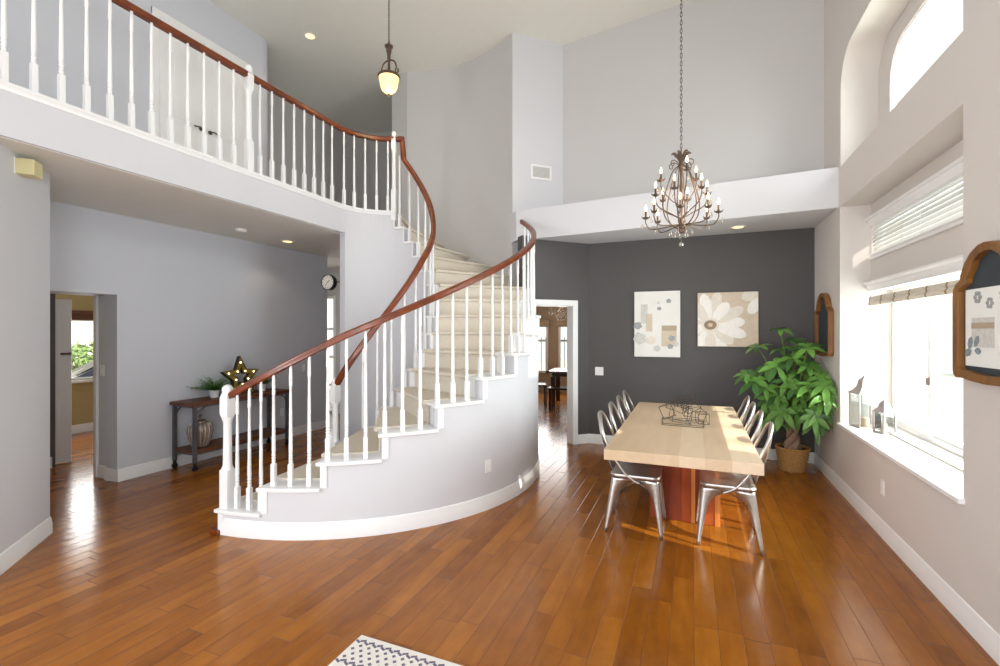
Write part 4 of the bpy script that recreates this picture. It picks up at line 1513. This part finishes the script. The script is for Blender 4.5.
lean = Matrix.Rotation(R(-8), 4, 'X')
o_, i_ = star_pts(RO_, RI_ * 1.12), star_pts(RO_ * 0.46, RI_ * 0.52)
m_ = MB()
vs = [(x, -0.02, z) for x, z in o_] + [(x, -0.02, z) for x, z in i_]
m_.add(vs, [(k, (k + 1) % 10, 10 + (k + 1) % 10, 10 + k) for k in range(10)])
zm = min(z for x, z in o_)
m_.xf(Matrix.Translation((0, 0, -zm)) @ lean if False else lean @ Matrix.Translation((0, 0.0, -zm)))
m_.build('star_face', M['gold'], SR, solid=0.004)
for nm, pts_ in (('outer_wall', o_), ('inner_wall', i_)):
    m_ = MB()
    vs = [(x, -0.032, z) for x, z in pts_] + [(x, 0.03, z) for x, z in pts_]
    m_.add(vs, [(k, (k + 1) % 10, 10 + (k + 1) % 10, 10 + k) for k in range(10)])
    m_.xf(lean @ Matrix.Translation((0, 0.0, -zm)))
    m_.build(nm, M['dark_tin'], SR, solid=0.004)
for k in range(10):
    a = pi / 2 + pi * k / 5
    r_ = 0.190 if k % 2 == 0 else 0.092
    p = lean @ Matrix.Translation((0, 0.0, -zm)) @ Vector((r_ * cos(a), -0.03, 0.237 + r_ * sin(a)))
    MB().ball(p, 0.010, 8, 5).build('bulb', M['ledbulb'], SR, smooth=60)


def fern(name, loc, label, seed, sc=1.0):
    random.seed(seed)
    t_ = thing(name, label, 'potted plant', loc)
    MB().lathe([(0.045, 0), (0.062, 0.09), (0.066, 0.095), (0.058, 0.098), (0.055, 0.085)], 16).build('pot', M['white'], t_, smooth=40)
    MB().lathe([(0.054, 0.078), (0.054, 0.084), (0.001, 0.086)], 12).build('soil', M['soil'], t_)
    m = MB()
    for i in range(80):
        a = random.uniform(0, 2 * pi)
        ln = random.uniform(0.10, 0.19) * sc
        el = random.uniform(0.15, 1.2)
        P = []
        for s_ in range(6):
            f = s_ / 5
            rr_ = ln * f * cos(el) * (1.0)
            P.append(Vector((rr_ * cos(a), rr_ * sin(a), 0.088 + ln * f * sin(el) * (1 - 0.35 * f))))
        m.tube(P, [0.002] * 5 + [0.0008], 4)
        for s_ in range(1, 6):
            p = P[s_]
            for sd in (-1, 1):
                b = a + sd * 1.1
                l2 = 0.045 * sc * (1.2 - s_ / 6)
                q = p + Vector((l2 * cos(b), l2 * sin(b), random.uniform(-0.006, 0.012)))
                w_ = Vector((cos(a), sin(a), 0)) * 0.010
                mid = (p + q) / 2
                m.add([p, mid + w_, q, mid - w_], [(0, 1, 2, 3)])
    m.build('fronds', M['fern'], t_)
    return t_


fern('potted_fern', (-5.47, 3.99, 0.785), 'leafy green fern in a white pot left of the marquee star', 3, 1.6)
fern('potted_fern', (-5.47, 4.68, 0.785), 'leafy green fern in a white pot right of the marquee star', 9, 1.2)

# ================================================================== money tree
MT = thing('money_tree', 'braided money tree with glossy palmate leaves in the dining corner', 'potted plant', (1.075, 6.27, 0))
# woven basket
n_ = 40
bk = MB()
vs, fs = [], []
rows = 18
for i in range(rows + 1):
    f = i / rows
    z_ = 0.265 * f
    r_ = 0.128 + 0.040 * f
    for k in range(n_):
        a = 2 * pi * k / n_
        rr_ = r_ + 0.008 * (1 if (k // 2 + i) % 2 == 0 else -1)
        vs.append((rr_ * cos(a), rr_ * sin(a), z_))
for i in range(rows):
    for k in range(n_):
        l = (k + 1) % n_
        fs.append((i * n_ + k, i * n_ + l, (i + 1) * n_ + l, (i + 1) * n_ + k))
fs.append(tuple(range(n_ - 1, -1, -1)))
bk.add(vs, fs)
bo = bk.build('basket', M['wicker'], MT, smooth=60)
m_ = MB()
for s_ in range(2):
    m_.tube([((0.170) * cos(2 * pi * k / 40), 0.170 * sin(2 * pi * k / 40), 0.262 + 0.008 * sin(k * 2.0 + s_ * pi)) for k in range(40)], 0.009, 6, closed=True)
m_.build('basket_rim', M['wicker'], bo, smooth=60)
MB().lathe([(0.155, 0.235), (0.155, 0.245), (0.001, 0.25)], 20).build('soil', M['soil'], MT)
for s_ in range(3):
    P = []
    rad = []
    for i in range(26):
        f = i / 25
        z_ = 0.24 + 0.30 * f
        a = 2 * pi * s_ / 3 + f * 5.2
        rr_ = 0.056 * (1 - 0.6 * f)
        P.append((rr_ * cos(a), rr_ * sin(a), z_))
        rad.append(0.044 * (1 - 0.6 * f))
    MB().tube(P, rad, 8).build('trunk', M['trunk'], MT, smooth=60)
random.seed(5)


def leaflet(mb, base, d, up, ln, wd, droop):
    """pointed leaflet of 5 stations folded along its midrib"""
    d = d.normalized()
    side = d.cross(up).normalized()
    nrm = side.cross(d).normalized()
    vs = []
    for f, wf in ((0, 0.12), (0.25, 0.62), (0.5, 1.0), (0.75, 0.78), (1.0, 0.03)):
        c = base + d * ln * f - Vector((0, 0, 1)) * droop * ln * f * f
        wv = wd * wf
        vs += [c - side * wv + nrm * wv * 0.22, c, c + side * wv + nrm * wv * 0.22]
    fs = []
    for i in range(4):
        for k in range(2):
            fs.append((i * 3 + k, i * 3 + k + 1, i * 3 + 4 + k, i * 3 + 3 + k))
    mb.add(vs, fs)


# each target: where a fan of leaflets sits (local), chosen along the branches of the crown
targets = []
camdir = Vector((-1.06, -6.28, 0.6)).normalized()
spots = [(-0.12, 0.0, 1.62), (-0.36, -0.02, 1.42), (-0.47, -0.08, 1.10), (-0.40, -0.12, 1.02), (0.10, -0.06, 1.42), (-0.02, -0.12, 1.30), (0.12, -0.02, 1.22), (-0.18, -0.14, 1.20),
         (-0.08, -0.22, 1.05), (0.10, -0.22, 1.02), (0.20, -0.16, 1.10), (0.03, -0.20, 0.88), (0.18, -0.26, 0.90), (-0.18, -0.20, 0.88), (-0.26, -0.12, 0.80), (-0.14, -0.24, 0.70),
         (0.0, -0.24, 0.72), (0.12, -0.26, 0.70), (0.20, -0.22, 0.76), (-0.05, -0.1, 0.66), (0.21, -0.30, 1.04), (0.22, -0.36, 0.92), (0.08, -0.05, 1.12), (-0.10, 0.02, 1.40),
         (-0.26, 0.05, 1.15), (-0.30, -0.2, 0.95), (0.0, 0.08, 1.0), (0.14, 0.06, 0.92), (-0.15, 0.1, 0.9), (0.05, 0.1, 1.3), (0.2, -0.05, 0.98), (-0.02, -0.28, 0.98), (0.15, -0.1, 0.62), (-0.22, -0.05, 0.62), (0.02, -0.05, 1.50)]
fol = [MB(), MB()]
stm = MB()
for n_i, sp_ in enumerate(spots):
    tp = Vector(sp_)
    if tp.x > 0.09:
        tp.y -= 0.22
    root = Vector((random.uniform(-0.02, 0.02), random.uniform(-0.02, 0.02), 0.54))
    mid = root.lerp(tp, 0.55) + Vector((tp.x * 0.05, tp.y * 0.05, 0.12))
    stm.tube(smooth_path([root, mid, tp], 5), [0.007 - 0.0004 * q for q in range(11)], 5)
    outward = (tp - Vector((0, 0, 0.8)))
    ax = (Vector((0, 0, 1)) * 0.55 + camdir * 0.55 + outward.normalized() * 0.5 + Vector((random.uniform(-.3, .3), random.uniform(-.3, .3), random.uniform(-.2, .3)))).normalized()
    u = ax.orthogonal().normalized()
    v = ax.cross(u)
    nl = random.choice((6, 7, 7))
    a0 = random.uniform(0, 6)
    big = random.uniform(0.85, 1.15)
    for q in range(nl):
        a = a0 + 2 * pi * q / nl
        d = u * cos(a) + v * sin(a) + ax * 0.25
        leaflet(fol[0 if random.random() < 0.72 else 1], tp, d, ax, random.uniform(0.15, 0.20) * big, random.uniform(0.030, 0.040) * big, random.uniform(0.25, 0.6))
for mb_ in fol + [stm]:
    mb_.v = [(min(p[0], 0.275), min(p[1], 0.36), p[2]) for p in mb_.v]
stm.build('stems', M['stem'], MT, smooth=60)
fol[0].build('foliage', M['leaf'], MT, smooth=70)
fol[1].build('foliage', M['leaf_dark'], MT, smooth=70, label='darker green leaves')


# ================================================================== pictures on the charcoal wall
def yplane(mb, pts, y):
    return mb.add([(x, y, z) for x, z in pts], [tuple(range(len(pts)))])


PA = thing('canvas_print', 'portrait canvas of pale grey abstract patches and faint blossoms on the charcoal wall', 'picture', (-0.44, YB, 1.70))
MB().box((-0.295, -0.035, -0.445), (0.295, -0.002, 0.445)).build('canvas', M['canvas_white'], PA, bevel=0.003)


def blob(cx, cz, r, n=14, seed=0, sx=1.0):
    random.seed(seed)
    return [(cx + sx * r * random.uniform(0.75, 1.1) * cos(2 * pi * i / n), cz + r * random.uniform(0.75, 1.1) * sin(2 * pi * i / n)) for i in range(n)]


def flat(poly, y0, y1):
    return MB().prism_ax(poly, y0, y1, lambda u, v, w_: (u, w_, v))


for k_, ((a, b, c, d), mm) in enumerate((((-0.21, 0.01, -0.12, 0.27), 'ink_light'), ((-0.14, -0.10, -0.06, 0.14), 'canvas_beige'), ((0.06, -0.30, 0.25, -0.02), 'canvas_beige'), ((0.065, -0.09, 0.25, -0.02), 'tan'))):
    flat([(a, b), (c, b), (c, d), (a, d)], -0.0358 - 0.0004 * k_, -0.035).build('colour_patch', M[mm], PA)
for (cx, cz, r, sd, mm) in ((-0.25, -0.02, 0.06, 1, 'ink'), (-0.22, -0.20, 0.09, 2, 'ink_light'), (-0.24, -0.16, 0.05, 3, 'ink_teal'), (0.15, 0.31, 0.035, 4, 'ink'), (0.03, 0.21, 0.03, 5, 'ink'), (0.02, 0.29, 0.022, 6, 'ink_light'),
                            (0.19, -0.19, 0.045, 7, 'ink'), (0.17, -0.30, 0.04, 8, 'ink'), (-0.08, -0.22, 0.07, 9, 'petal_shade'), (0.0, -0.33, 0.05, 10, 'ink_light'), (0.25, -0.27, 0.035, 11, 'ink_light')):
    m_ = MB()
    for q in range(5):
        a = 2 * pi * q / 5 + sd
        px_, pz_ = cx + r * 0.5 * cos(a), cz + r * 0.5 * sin(a)
        m_.prism_ax([(px_ + r * 0.52 * cos(2 * pi * e / 8), pz_ + r * 0.40 * sin(2 * pi * e / 8)) for e in range(8)], -0.0378 - 0.0002 * q - 0.0015 * (sd % 3), -0.035, lambda u, v, w_: (u, w_, v))
    m_.build('printed_blossom', M[mm], PA)

PB = thing('canvas_print', 'square-ish canvas of a large white daisy on beige linen beside the plant', 'picture', (0.42, YB, 1.755))
MB().box((-0.352, -0.035, -0.35), (0.352, -0.002, 0.35)).build('canvas', M['canvas_beige'], PB, bevel=0.003)
cxf, czf = -0.20, -0.07


def clip_poly(poly, x0, x1, z0, z1):
    def cut(P, f, g):
        out = []
        for i in range(len(P)):
            a, b = P[i], P[(i + 1) % len(P)]
            fa, fb = f(a), f(b)
            if fa >= 0:
                out.append(a)
            if fa * fb < 0:
                t_ = fa / (fa - fb)
                out.append((a[0] + (b[0] - a[0]) * t_, a[1] + (b[1] - a[1]) * t_))
        return out
    for f in (lambda p: p[0] - x0, lambda p: x1 - p[0], lambda p: p[1] - z0, lambda p: z1 - p[1]):
        poly = cut(poly, f, None)
        if len(poly) < 3:
            return []
    return poly


pn = 0
for (fx, fz, n_, ln, wv, a0) in ((cxf, czf, 15, 0.40, 0.072, 0.1), (0.42, 0.36, 9, 0.30, 0.07, 0.0)):
    for q in range(n_):
        a = a0 + 2 * pi * q / n_
        l2 = ln * (1.0 + 0.12 * sin(q * 2.3))
        pts_ = []
        for f, wf in ((0.15, 0.35), (0.4, 0.8), (0.7, 1.0), (0.9, 0.75), (1.0, 0.25)):
            pts_.append((f * l2, wv * wf))
        pts_ = pts_ + [(u, -v) for u, v in reversed(pts_)]
        poly_ = [(fx + u * cos(a) - v * sin(a), fz + u * sin(a) + v * cos(a)) for u, v in pts_]
        poly_ = clip_poly(poly_, -0.348, 0.348, -0.346, 0.346)
        if len(poly_) >= 3:
            flat(poly_, -0.0362 - 0.0003 * (q % 3), -0.0349).build('petal', M['petal' if q % 2 == 0 else 'petal_shade'], PB)
flat([(cxf + 0.105 * cos(2 * pi * e / 20), czf + 0.095 * sin(2 * pi * e / 20)) for e in range(20)], -0.0378, -0.035).build('flower_ring', M['petal_shade'], PB)
flat([(cxf + 0.075 * cos(2 * pi * e / 20), czf + 0.062 * sin(2 * pi * e / 20)) for e in range(20)], -0.0385, -0.035).build('flower_centre', M['seed'], PB)
flat([(cxf + 0.03 * cos(2 * pi * e / 12), czf + 0.026 * sin(2 * pi * e / 12)) for e in range(12)], -0.0390, -0.035).build('flower_eye', M['canvas_beige'], PB)


# ================================================================== wooden framed boards on the right wall
def board(y, zc, label, paper):
    """frame in the wall plane X=XR; local x runs along -Y when rz=-90 (front = -y)"""
    t_ = thing('framed_board', label, 'framed board', (XR, y, zc), R(-90))
    hw, hb, ht = 0.30, -0.35, 0.35

    def outline(o):
        """ogee-topped outline shrunk by o"""
        L_ = []
        w_ = hw - o
        b_ = hb + o
        L_ += [(0, b_ - 0.0), (w_ * 0.45, b_ + 0.006), (w_ * 0.72, b_ + 0.016), (w_ - 0.035, b_ + 0.012), (w_ - 0.010, b_ + 0.025), (w_, b_ + 0.05)]
        L_ += [(w_, 0.10 - o * 0.2), (w_ - 0.004, 0.135 - o * 0.3), (w_ - 0.03, 0.165 - o * 0.5), (w_ - 0.075, 0.185 - o * 0.6), (w_ - 0.082, 0.215 - o * 0.7), (w_ - 0.12, 0.27 - o * 0.85), (w_ * 0.42, 0.315 - o), (w_ * 0.2, 0.343 - o), (0, ht - o)]
        return L_ + [(-x, z_) for x, z_ in reversed(L_[1:-1])]
    oo, ii = outline(0), outline(0.042)
    n = len(oo)
    m = MB()
    vs = [(x, -0.002, z_) for x, z_ in oo] + [(x, -0.055, z_) for x, z_ in oo] + [(x, -0.050, z_) for x, z_ in ii] + [(x, -0.012, z_) for x, z_ in ii]
    fs = []
    for r_ in range(3):
        for k in range(n):
            l = (k + 1) % n
            fs.append((r_ * n + k, r_ * n + l, (r_ + 1) * n + l, (r_ + 1) * n + k))
    for k in range(n):
        l = (k + 1) % n
        fs.append((3 * n + k, 3 * n + l, l, k))
    m.add(vs, fs)
    m.build('wood_frame', M['pine'], t_, bevel=0.003)
    m = MB()
    m.prism_ax(outline(0.035), -0.020, -0.008, lambda u, v, w_: (u, w_, v))
    m.build('slate_panel', M['slate'], t_)
    if paper:
        p = MB().box((-0.24, -0.0235, -0.27), (0.24, -0.021, 0.13)).build('paper_sheet', M['paper'], t_)
        fl = lambda poly: MB().prism_ax(poly, -0.0245, -0.0235, lambda u, v, w_: (u, w_, v))
        fl([(-0.18, -0.17), (0.02, -0.17), (0.02, -0.02), (-0.18, -0.02)]).build('printed_block', M['ink_light'], p)
        fl([(-0.18, -0.075), (0.02, -0.075), (0.02, -0.045), (-0.18, -0.045)]).xf(Matrix.Translation((0, -0.0012, 0))).build('printed_band', M['tan'], p)
        for cx, cz, r_, sd, mm in ((-0.125, 0.085, 0.04, 1, 'ink'), (-0.02, 0.05, 0.035, 2, 'ink'), (0.09, 0.09, 0.04, 3, 'ink_light')):
            m = MB()
            for q in range(6):
                a = 2 * pi * q / 6 + sd
                m.prism_ax([(cx + r_ * .55 * cos(a) + r_ * 0.42 * cos(2 * pi * e / 8), cz + r_ * .55 * sin(a) + r_ * 0.3 * sin(2 * pi * e / 8)) for e in range(8)], -0.0246 - 0.0001 * q, -0.0235, lambda u, v, w_: (u, w_, v))
            m.build('printed_blossom', M[mm], p)
        for cx, cz, a, ln in ((-0.21, -0.20, 0.3, 0.07), (-0.19, -0.15, 1.2, 0.075), (-0.13, -0.14, 1.0, 0.07), (-0.12, -0.19, -0.1, 0.06), (0.1, -0.2, 0.9, 0.08), (0.16, -0.22, 0.5, 0.07)):
            pts_ = [(-0.5, 0), (-0.2, 0.26), (0.2, 0.28), (0.5, 0), (0.2, -0.28), (-0.2, -0.26)]
            fl([(cx + ln * (u * cos(a) - v * sin(a)), cz + ln * (u * sin(a) + v * cos(a))) for u, v in pts_]).xf(Matrix.Translation((0, -0.002 - 0.0007 * (int(abs(cx) * 1000) % 5), 0))).build('printed_leaf', M['ink_teal'], p)
    return t_


board(3.01, 1.69, 'honey pine framed chalkboard holding a botanical print at the right of the bay window', True)
board(6.13, 1.675, 'honey pine framed chalkboard with empty dark panel beside the money tree', False)


# ================================================================== lanterns on the sill
def lantern(loc, s, hgt, label, rz):
    t_ = thing('lantern', label, 'lantern', loc, rz, 'whitewashed lanterns on the window sill')
    h = s / 2
    MB().box((-h, -h, 0), (h, h, 0.012)).build('base', M['lantern'], t_, bevel=0.003)
    MB().box((-h * 1.05, -h * 1.05, hgt * 0.60), (h * 1.05, h * 1.05, hgt * 0.625)).build('top_plate', M['lantern'], t_, bevel=0.003)
    for sx in (-1, 1):
        for sy in (-1, 1):
            x, y = sx * (h - 0.006), sy * (h - 0.006)
            MB().box((x - 0.006, y - 0.006, 0.012), (x + 0.006, y + 0.006, hgt * 0.60)).build('post', M['lantern'], t_)
    for sx, sy in ((1, 0), (-1, 0), (0, 1), (0, -1)):
        q = h - 0.006
        if sx:
            MB().box((sx * q - 0.001, -q, 0.012), (sx * q + 0.001, q, hgt * 0.60)).build('glass_pane', M['lglass'], t_)
        else:
            MB().box((-q, sy * q - 0.001, 0.012), (q, sy * q + 0.001, hgt * 0.60)).build('glass_pane', M['lglass'], t_)
    m = MB()
    m.lathe([(h * 1.40, hgt * 0.625), (h * 1.05, hgt * 0.67), (h * 0.75, hgt * 0.74), (h * 0.66, hgt * 0.82), (h * 0.60, hgt * 0.85), (h * 0.30, hgt * 0.90), (h * 0.22, hgt * 0.93)], 4, rot=pi / 4)
    m.build('roof', M['lantern'], t_, bevel=0.003)
    m = MB().tube([(h * 0.22 * cos(a), 0, hgt * 0.955 + h * 0.30 * sin(a)) for a in [2 * pi * k / 14 for k in range(14)]], 0.004, 6, closed=True)
    m.build('ring_handle', M['lantern'], t_, smooth=60)
    MB().lathe([(0.028 * s / 0.16, 0.012), (0.028 * s / 0.16, 0.09), (0.003, 0.092), (0.002, 0.105)], 12).build('candle', M['candle'], t_, smooth=40)
    return t_


lantern((1.535, 5.46, 0.685), 0.19, 0.53, 'taller whitewashed metal lantern at the far end of the window sill', R(10))
lantern((1.60, 5.19, 0.685), 0.12, 0.32, 'small whitewashed metal lantern in front of the taller one on the sill', R(25))

# ================================================================== rug
RG = thing('area_rug', 'cream woven rug with slate patterned border at the bottom edge of the floor', 'rug', (-0.4, 0.2, 0))
MB().box((-1.2, -1.7, 0.0005), (1.25, 1.78, 0.014)).build('pile', M['rug'], RG, bevel=0.004)
m_ = MB()
for zz, xs in ((1.735, 0), (1.585, 1)):
    for i in range(96):
        x = -1.18 + i * 0.0252
        m_.obox((x, zz + (0.006 if i % 2 else -0.006), 0.0146), (1, 0.5 if i % 2 else -0.5, 0), (-0.5 if i % 2 else 0.5, 1, 0), (0, 0, 1), 0.015, 0.006, 0.0012)
for r_ in range(4):
    for i in range(48):
        x = -1.17 + i * 0.05 + (0.025 if r_ % 2 else 0)
        m_.obox((x, 1.615 + r_ * 0.030, 0.0146), (1, 1, 0), (-1, 1, 0), (0, 0, 1), 0.0075, 0.0075, 0.0012)
m_.build('woven_border', M['rug_print'], RG)

# ================================================================== furniture in the room beyond the doorway
FT = thing('dining_table', 'dark dining table with glossy top in the room beyond the doorway', 'table', (-2.15, 10.15, 0), R(8))
MB().box((-0.75, -0.5, 0.72), (0.75, 0.5, 0.76)).build('tabletop', M['table_glossy'], FT, bevel=0.004)
MB().box((-0.68, -0.43, 0.64), (0.68, 0.43, 0.72)).build('apron', M['darkwood'], FT)
for sx in (-1, 1):
    for sy in (-1, 1):
        MB().box((sx * 0.66 - 0.045, sy * 0.42 - 0.045, 0), (sx * 0.66 + 0.045, sy * 0.42 + 0.045, 0.64)).build('leg', M['darkwood'], FT, bevel=0.004)


def dark_chair(loc, rz, label):
    t_ = thing('dining_chair', label, 'chair', loc, rz, 'dark wood chairs beyond the doorway')
    MB().box((-0.22, -0.22, 0.43), (0.22, 0.22, 0.47)).build('seat', M['darkwood'], t_, bevel=0.008)
    for sx in (-1, 1):
        MB().box((sx * 0.20 - 0.02, 0.18, 0), (sx * 0.20 + 0.02, 0.22, 0.43)).build('leg', M['darkwood'], t_)
        MB().box((sx * 0.20 - 0.02, -0.22, 0), (sx * 0.20 + 0.02, -0.18, 0.98)).build('leg', M['darkwood'], t_)
    for z_ in (0.62, 0.75, 0.9):
        MB().box((-0.18, -0.21, z_), (0.18, -0.19, z_ + 0.06)).build('back_slat', M['darkwood'], t_)
    return t_


dark_chair((-3.12, 9.62, 0), R(-70), 'dark wooden chair at the left end of the glossy table beyond the doorway')
BE = thing('bench', 'dark wooden bench in front of the glossy table beyond the doorway', 'bench', (-2.28, 9.30, 0), R(8))
MB().box((-0.45, -0.16, 0.42), (0.45, 0.16, 0.46)).build('seat', M['darkwood'], BE, bevel=0.006)
for sx in (-1, 1):
    for sy in (-1, 1):
        MB().box((sx * 0.40 - 0.025, sy * 0.12 - 0.025, 0), (sx * 0.40 + 0.025, sy * 0.12 + 0.025, 0.42)).build('leg', M['darkwood'], BE)
FC = thing('chandelier', 'small crystal ball chandelier glimpsed through the doorway beyond the stairs', 'chandelier', (-2.58, 9.4, 2.0))
MB().tube([(0, 0, 0.12), (0, 0, 0.55)], 0.006, 6).build('rod', M['chrome'], FC)
random.seed(4)
for q in range(22):
    v = Vector((random.gauss(0, 1), random.gauss(0, 1), random.gauss(0, 1))).normalized()
    p = v * 0.16
    m_ = MB().ball(p, 0.03, 8, 5)
    m_.tube([(0, 0, 0), p], 0.003, 4)
    m_.build('crystal_ball', M['crystal'], FC, smooth=60)

# ================================================================== outdoors
struct(MB().box((1.9, -12, -0.6), (30, 30, -0.5)), 'ground_garden', M['grass_out'])
struct(MB().box((-40, -12, -0.6), (-9.3, 30, -0.5)), 'ground_drive', M['concrete'])
struct(MB().box((-9.3, 12.6, -0.6), (1.9, 34, -0.5)), 'ground_yard', M['concrete'])
FE = thing('garden_fence', 'dark metal bar fence outside the windows of the room beyond the doorway', 'fence', (-3.6, 14.2, -0.5))
for zz in (0.25, 1.80):
    MB().box((-1.6, -0.02, zz), (1.6, 0.02, zz + 0.04)).build('rail', M['blackmetal'], FE)
for q in range(22):
    x = -1.58 + q * 0.15
    MB().tube([(x, 0, 0.0), (x, 0, 1.92)], 0.011, 6).build('bar', M['blackmetal'], FE)
struct(MB().box((14, -12, -0.5), (14.2, 30, 1.6)), 'wall_garden', M['stucco'])
struct(MB().box((-24, -4, -0.5), (-23.8, 26, 4.2)), 'wall_neighbour', M['stucco'])


def shrub(name, loc, r, n, label, seed, m):
    random.seed(seed)
    mb = MB()
    for i in range(n):
        v = Vector((random.gauss(0, 1), random.gauss(0, 1), random.gauss(0, 0.8))).normalized() * random.uniform(0.6, 1.0)
        p = Vector((v.x * r[0], v.y * r[1], r[2] + v.z * r[2]))
        d = Vector((random.gauss(0, 1), random.gauss(0, 1), random.gauss(0, 1))).normalized()
        leaflet(mb, p, d, d.orthogonal(), 0.22, 0.06, 0.3)
    o = mb.build(name, m)
    o.location = loc
    tag(o, label, 'shrub')
    return o


shrub('garden_shrub', (8.5, 10.5, -0.5), (1.3, 2.2, 1.1), 1500, 'pale green shrub outside the big bay window', 1, M['hedge'])
shrub('driveway_shrub', (-19.0, 9.4, 0.0), (0.8, 2.6, 0.62), 1500, 'green hedge outside the window seen through the hall doorway', 2, M['hedge'])
struct(MB().box((-18.1, 4, -0.5), (-17.9, 16, 0.35)), 'wall_planter', M['stucco'])

CA = thing('parked_car', 'dark blue car outside the window seen through the hall doorway', 'car', (-13.9, 7.05, -0.5), R(72))
sec = [(-2.0, 0.45, 0.62), (-1.9, 0.35, 0.80), (-1.0, 0.30, 0.92), (-0.55, 0.28, 1.02), (0.1, 0.28, 1.38), (0.9, 0.28, 1.42), (1.6, 0.3, 1.15), (1.95, 0.35, 0.9), (2.0, 0.45, 0.65)]
vs, fs = [], []
for x, z0_, z1_ in sec:
    top = 0.62 if z1_ > 1.1 else 0.78
    vs += [(x, -0.85, z0_), (x, -0.88, (z0_ + min(z1_, 0.95)) / 2), (x, -0.80, min(z1_, 0.95)), (x, -top, z1_), (x, 0, z1_ + 0.03), (x, top, z1_), (x, 0.80, min(z1_, 0.95)), (x, 0.88, (z0_ + min(z1_, 0.95)) / 2), (x, 0.85, z0_)]
for i in range(len(sec) - 1):
    for k in range(8):
        fs.append((i * 9 + k, i * 9 + k + 1, (i + 1) * 9 + k + 1, (i + 1) * 9 + k))
    fs.append((i * 9, (i + 1) * 9, (i + 1) * 9 + 8, i * 9 + 8))
fs += [tuple(range(9)), tuple(range(len(sec) * 9 - 1, len(sec) * 9 - 10, -1))]
MB().add(vs, fs).build('body', M['car'], CA, smooth=40)
for x in (-1.25, 1.25):
    for y in (-0.78, 0.78):
        m_ = MB().lathe([(0.10, -0.1), (0.30, -0.1), (0.32, -0.06), (0.32, 0.06), (0.30, 0.1), (0.10, 0.1)], 20)
        m_.xf(Matrix.Translation((x, y, 0.32)) @ Matrix.Rotation(pi / 2, 4, 'X'))
        m_.build('wheel', M['black'], CA, smooth=40)
MB().add([(-0.50, -0.60, 1.06), (-0.50, 0.60, 1.06), (0.06, 0.55, 1.40), (0.06, -0.55, 1.40)], [(0, 1, 2, 3)]).build('windscreen', M['black'], CA, solid=0.01)
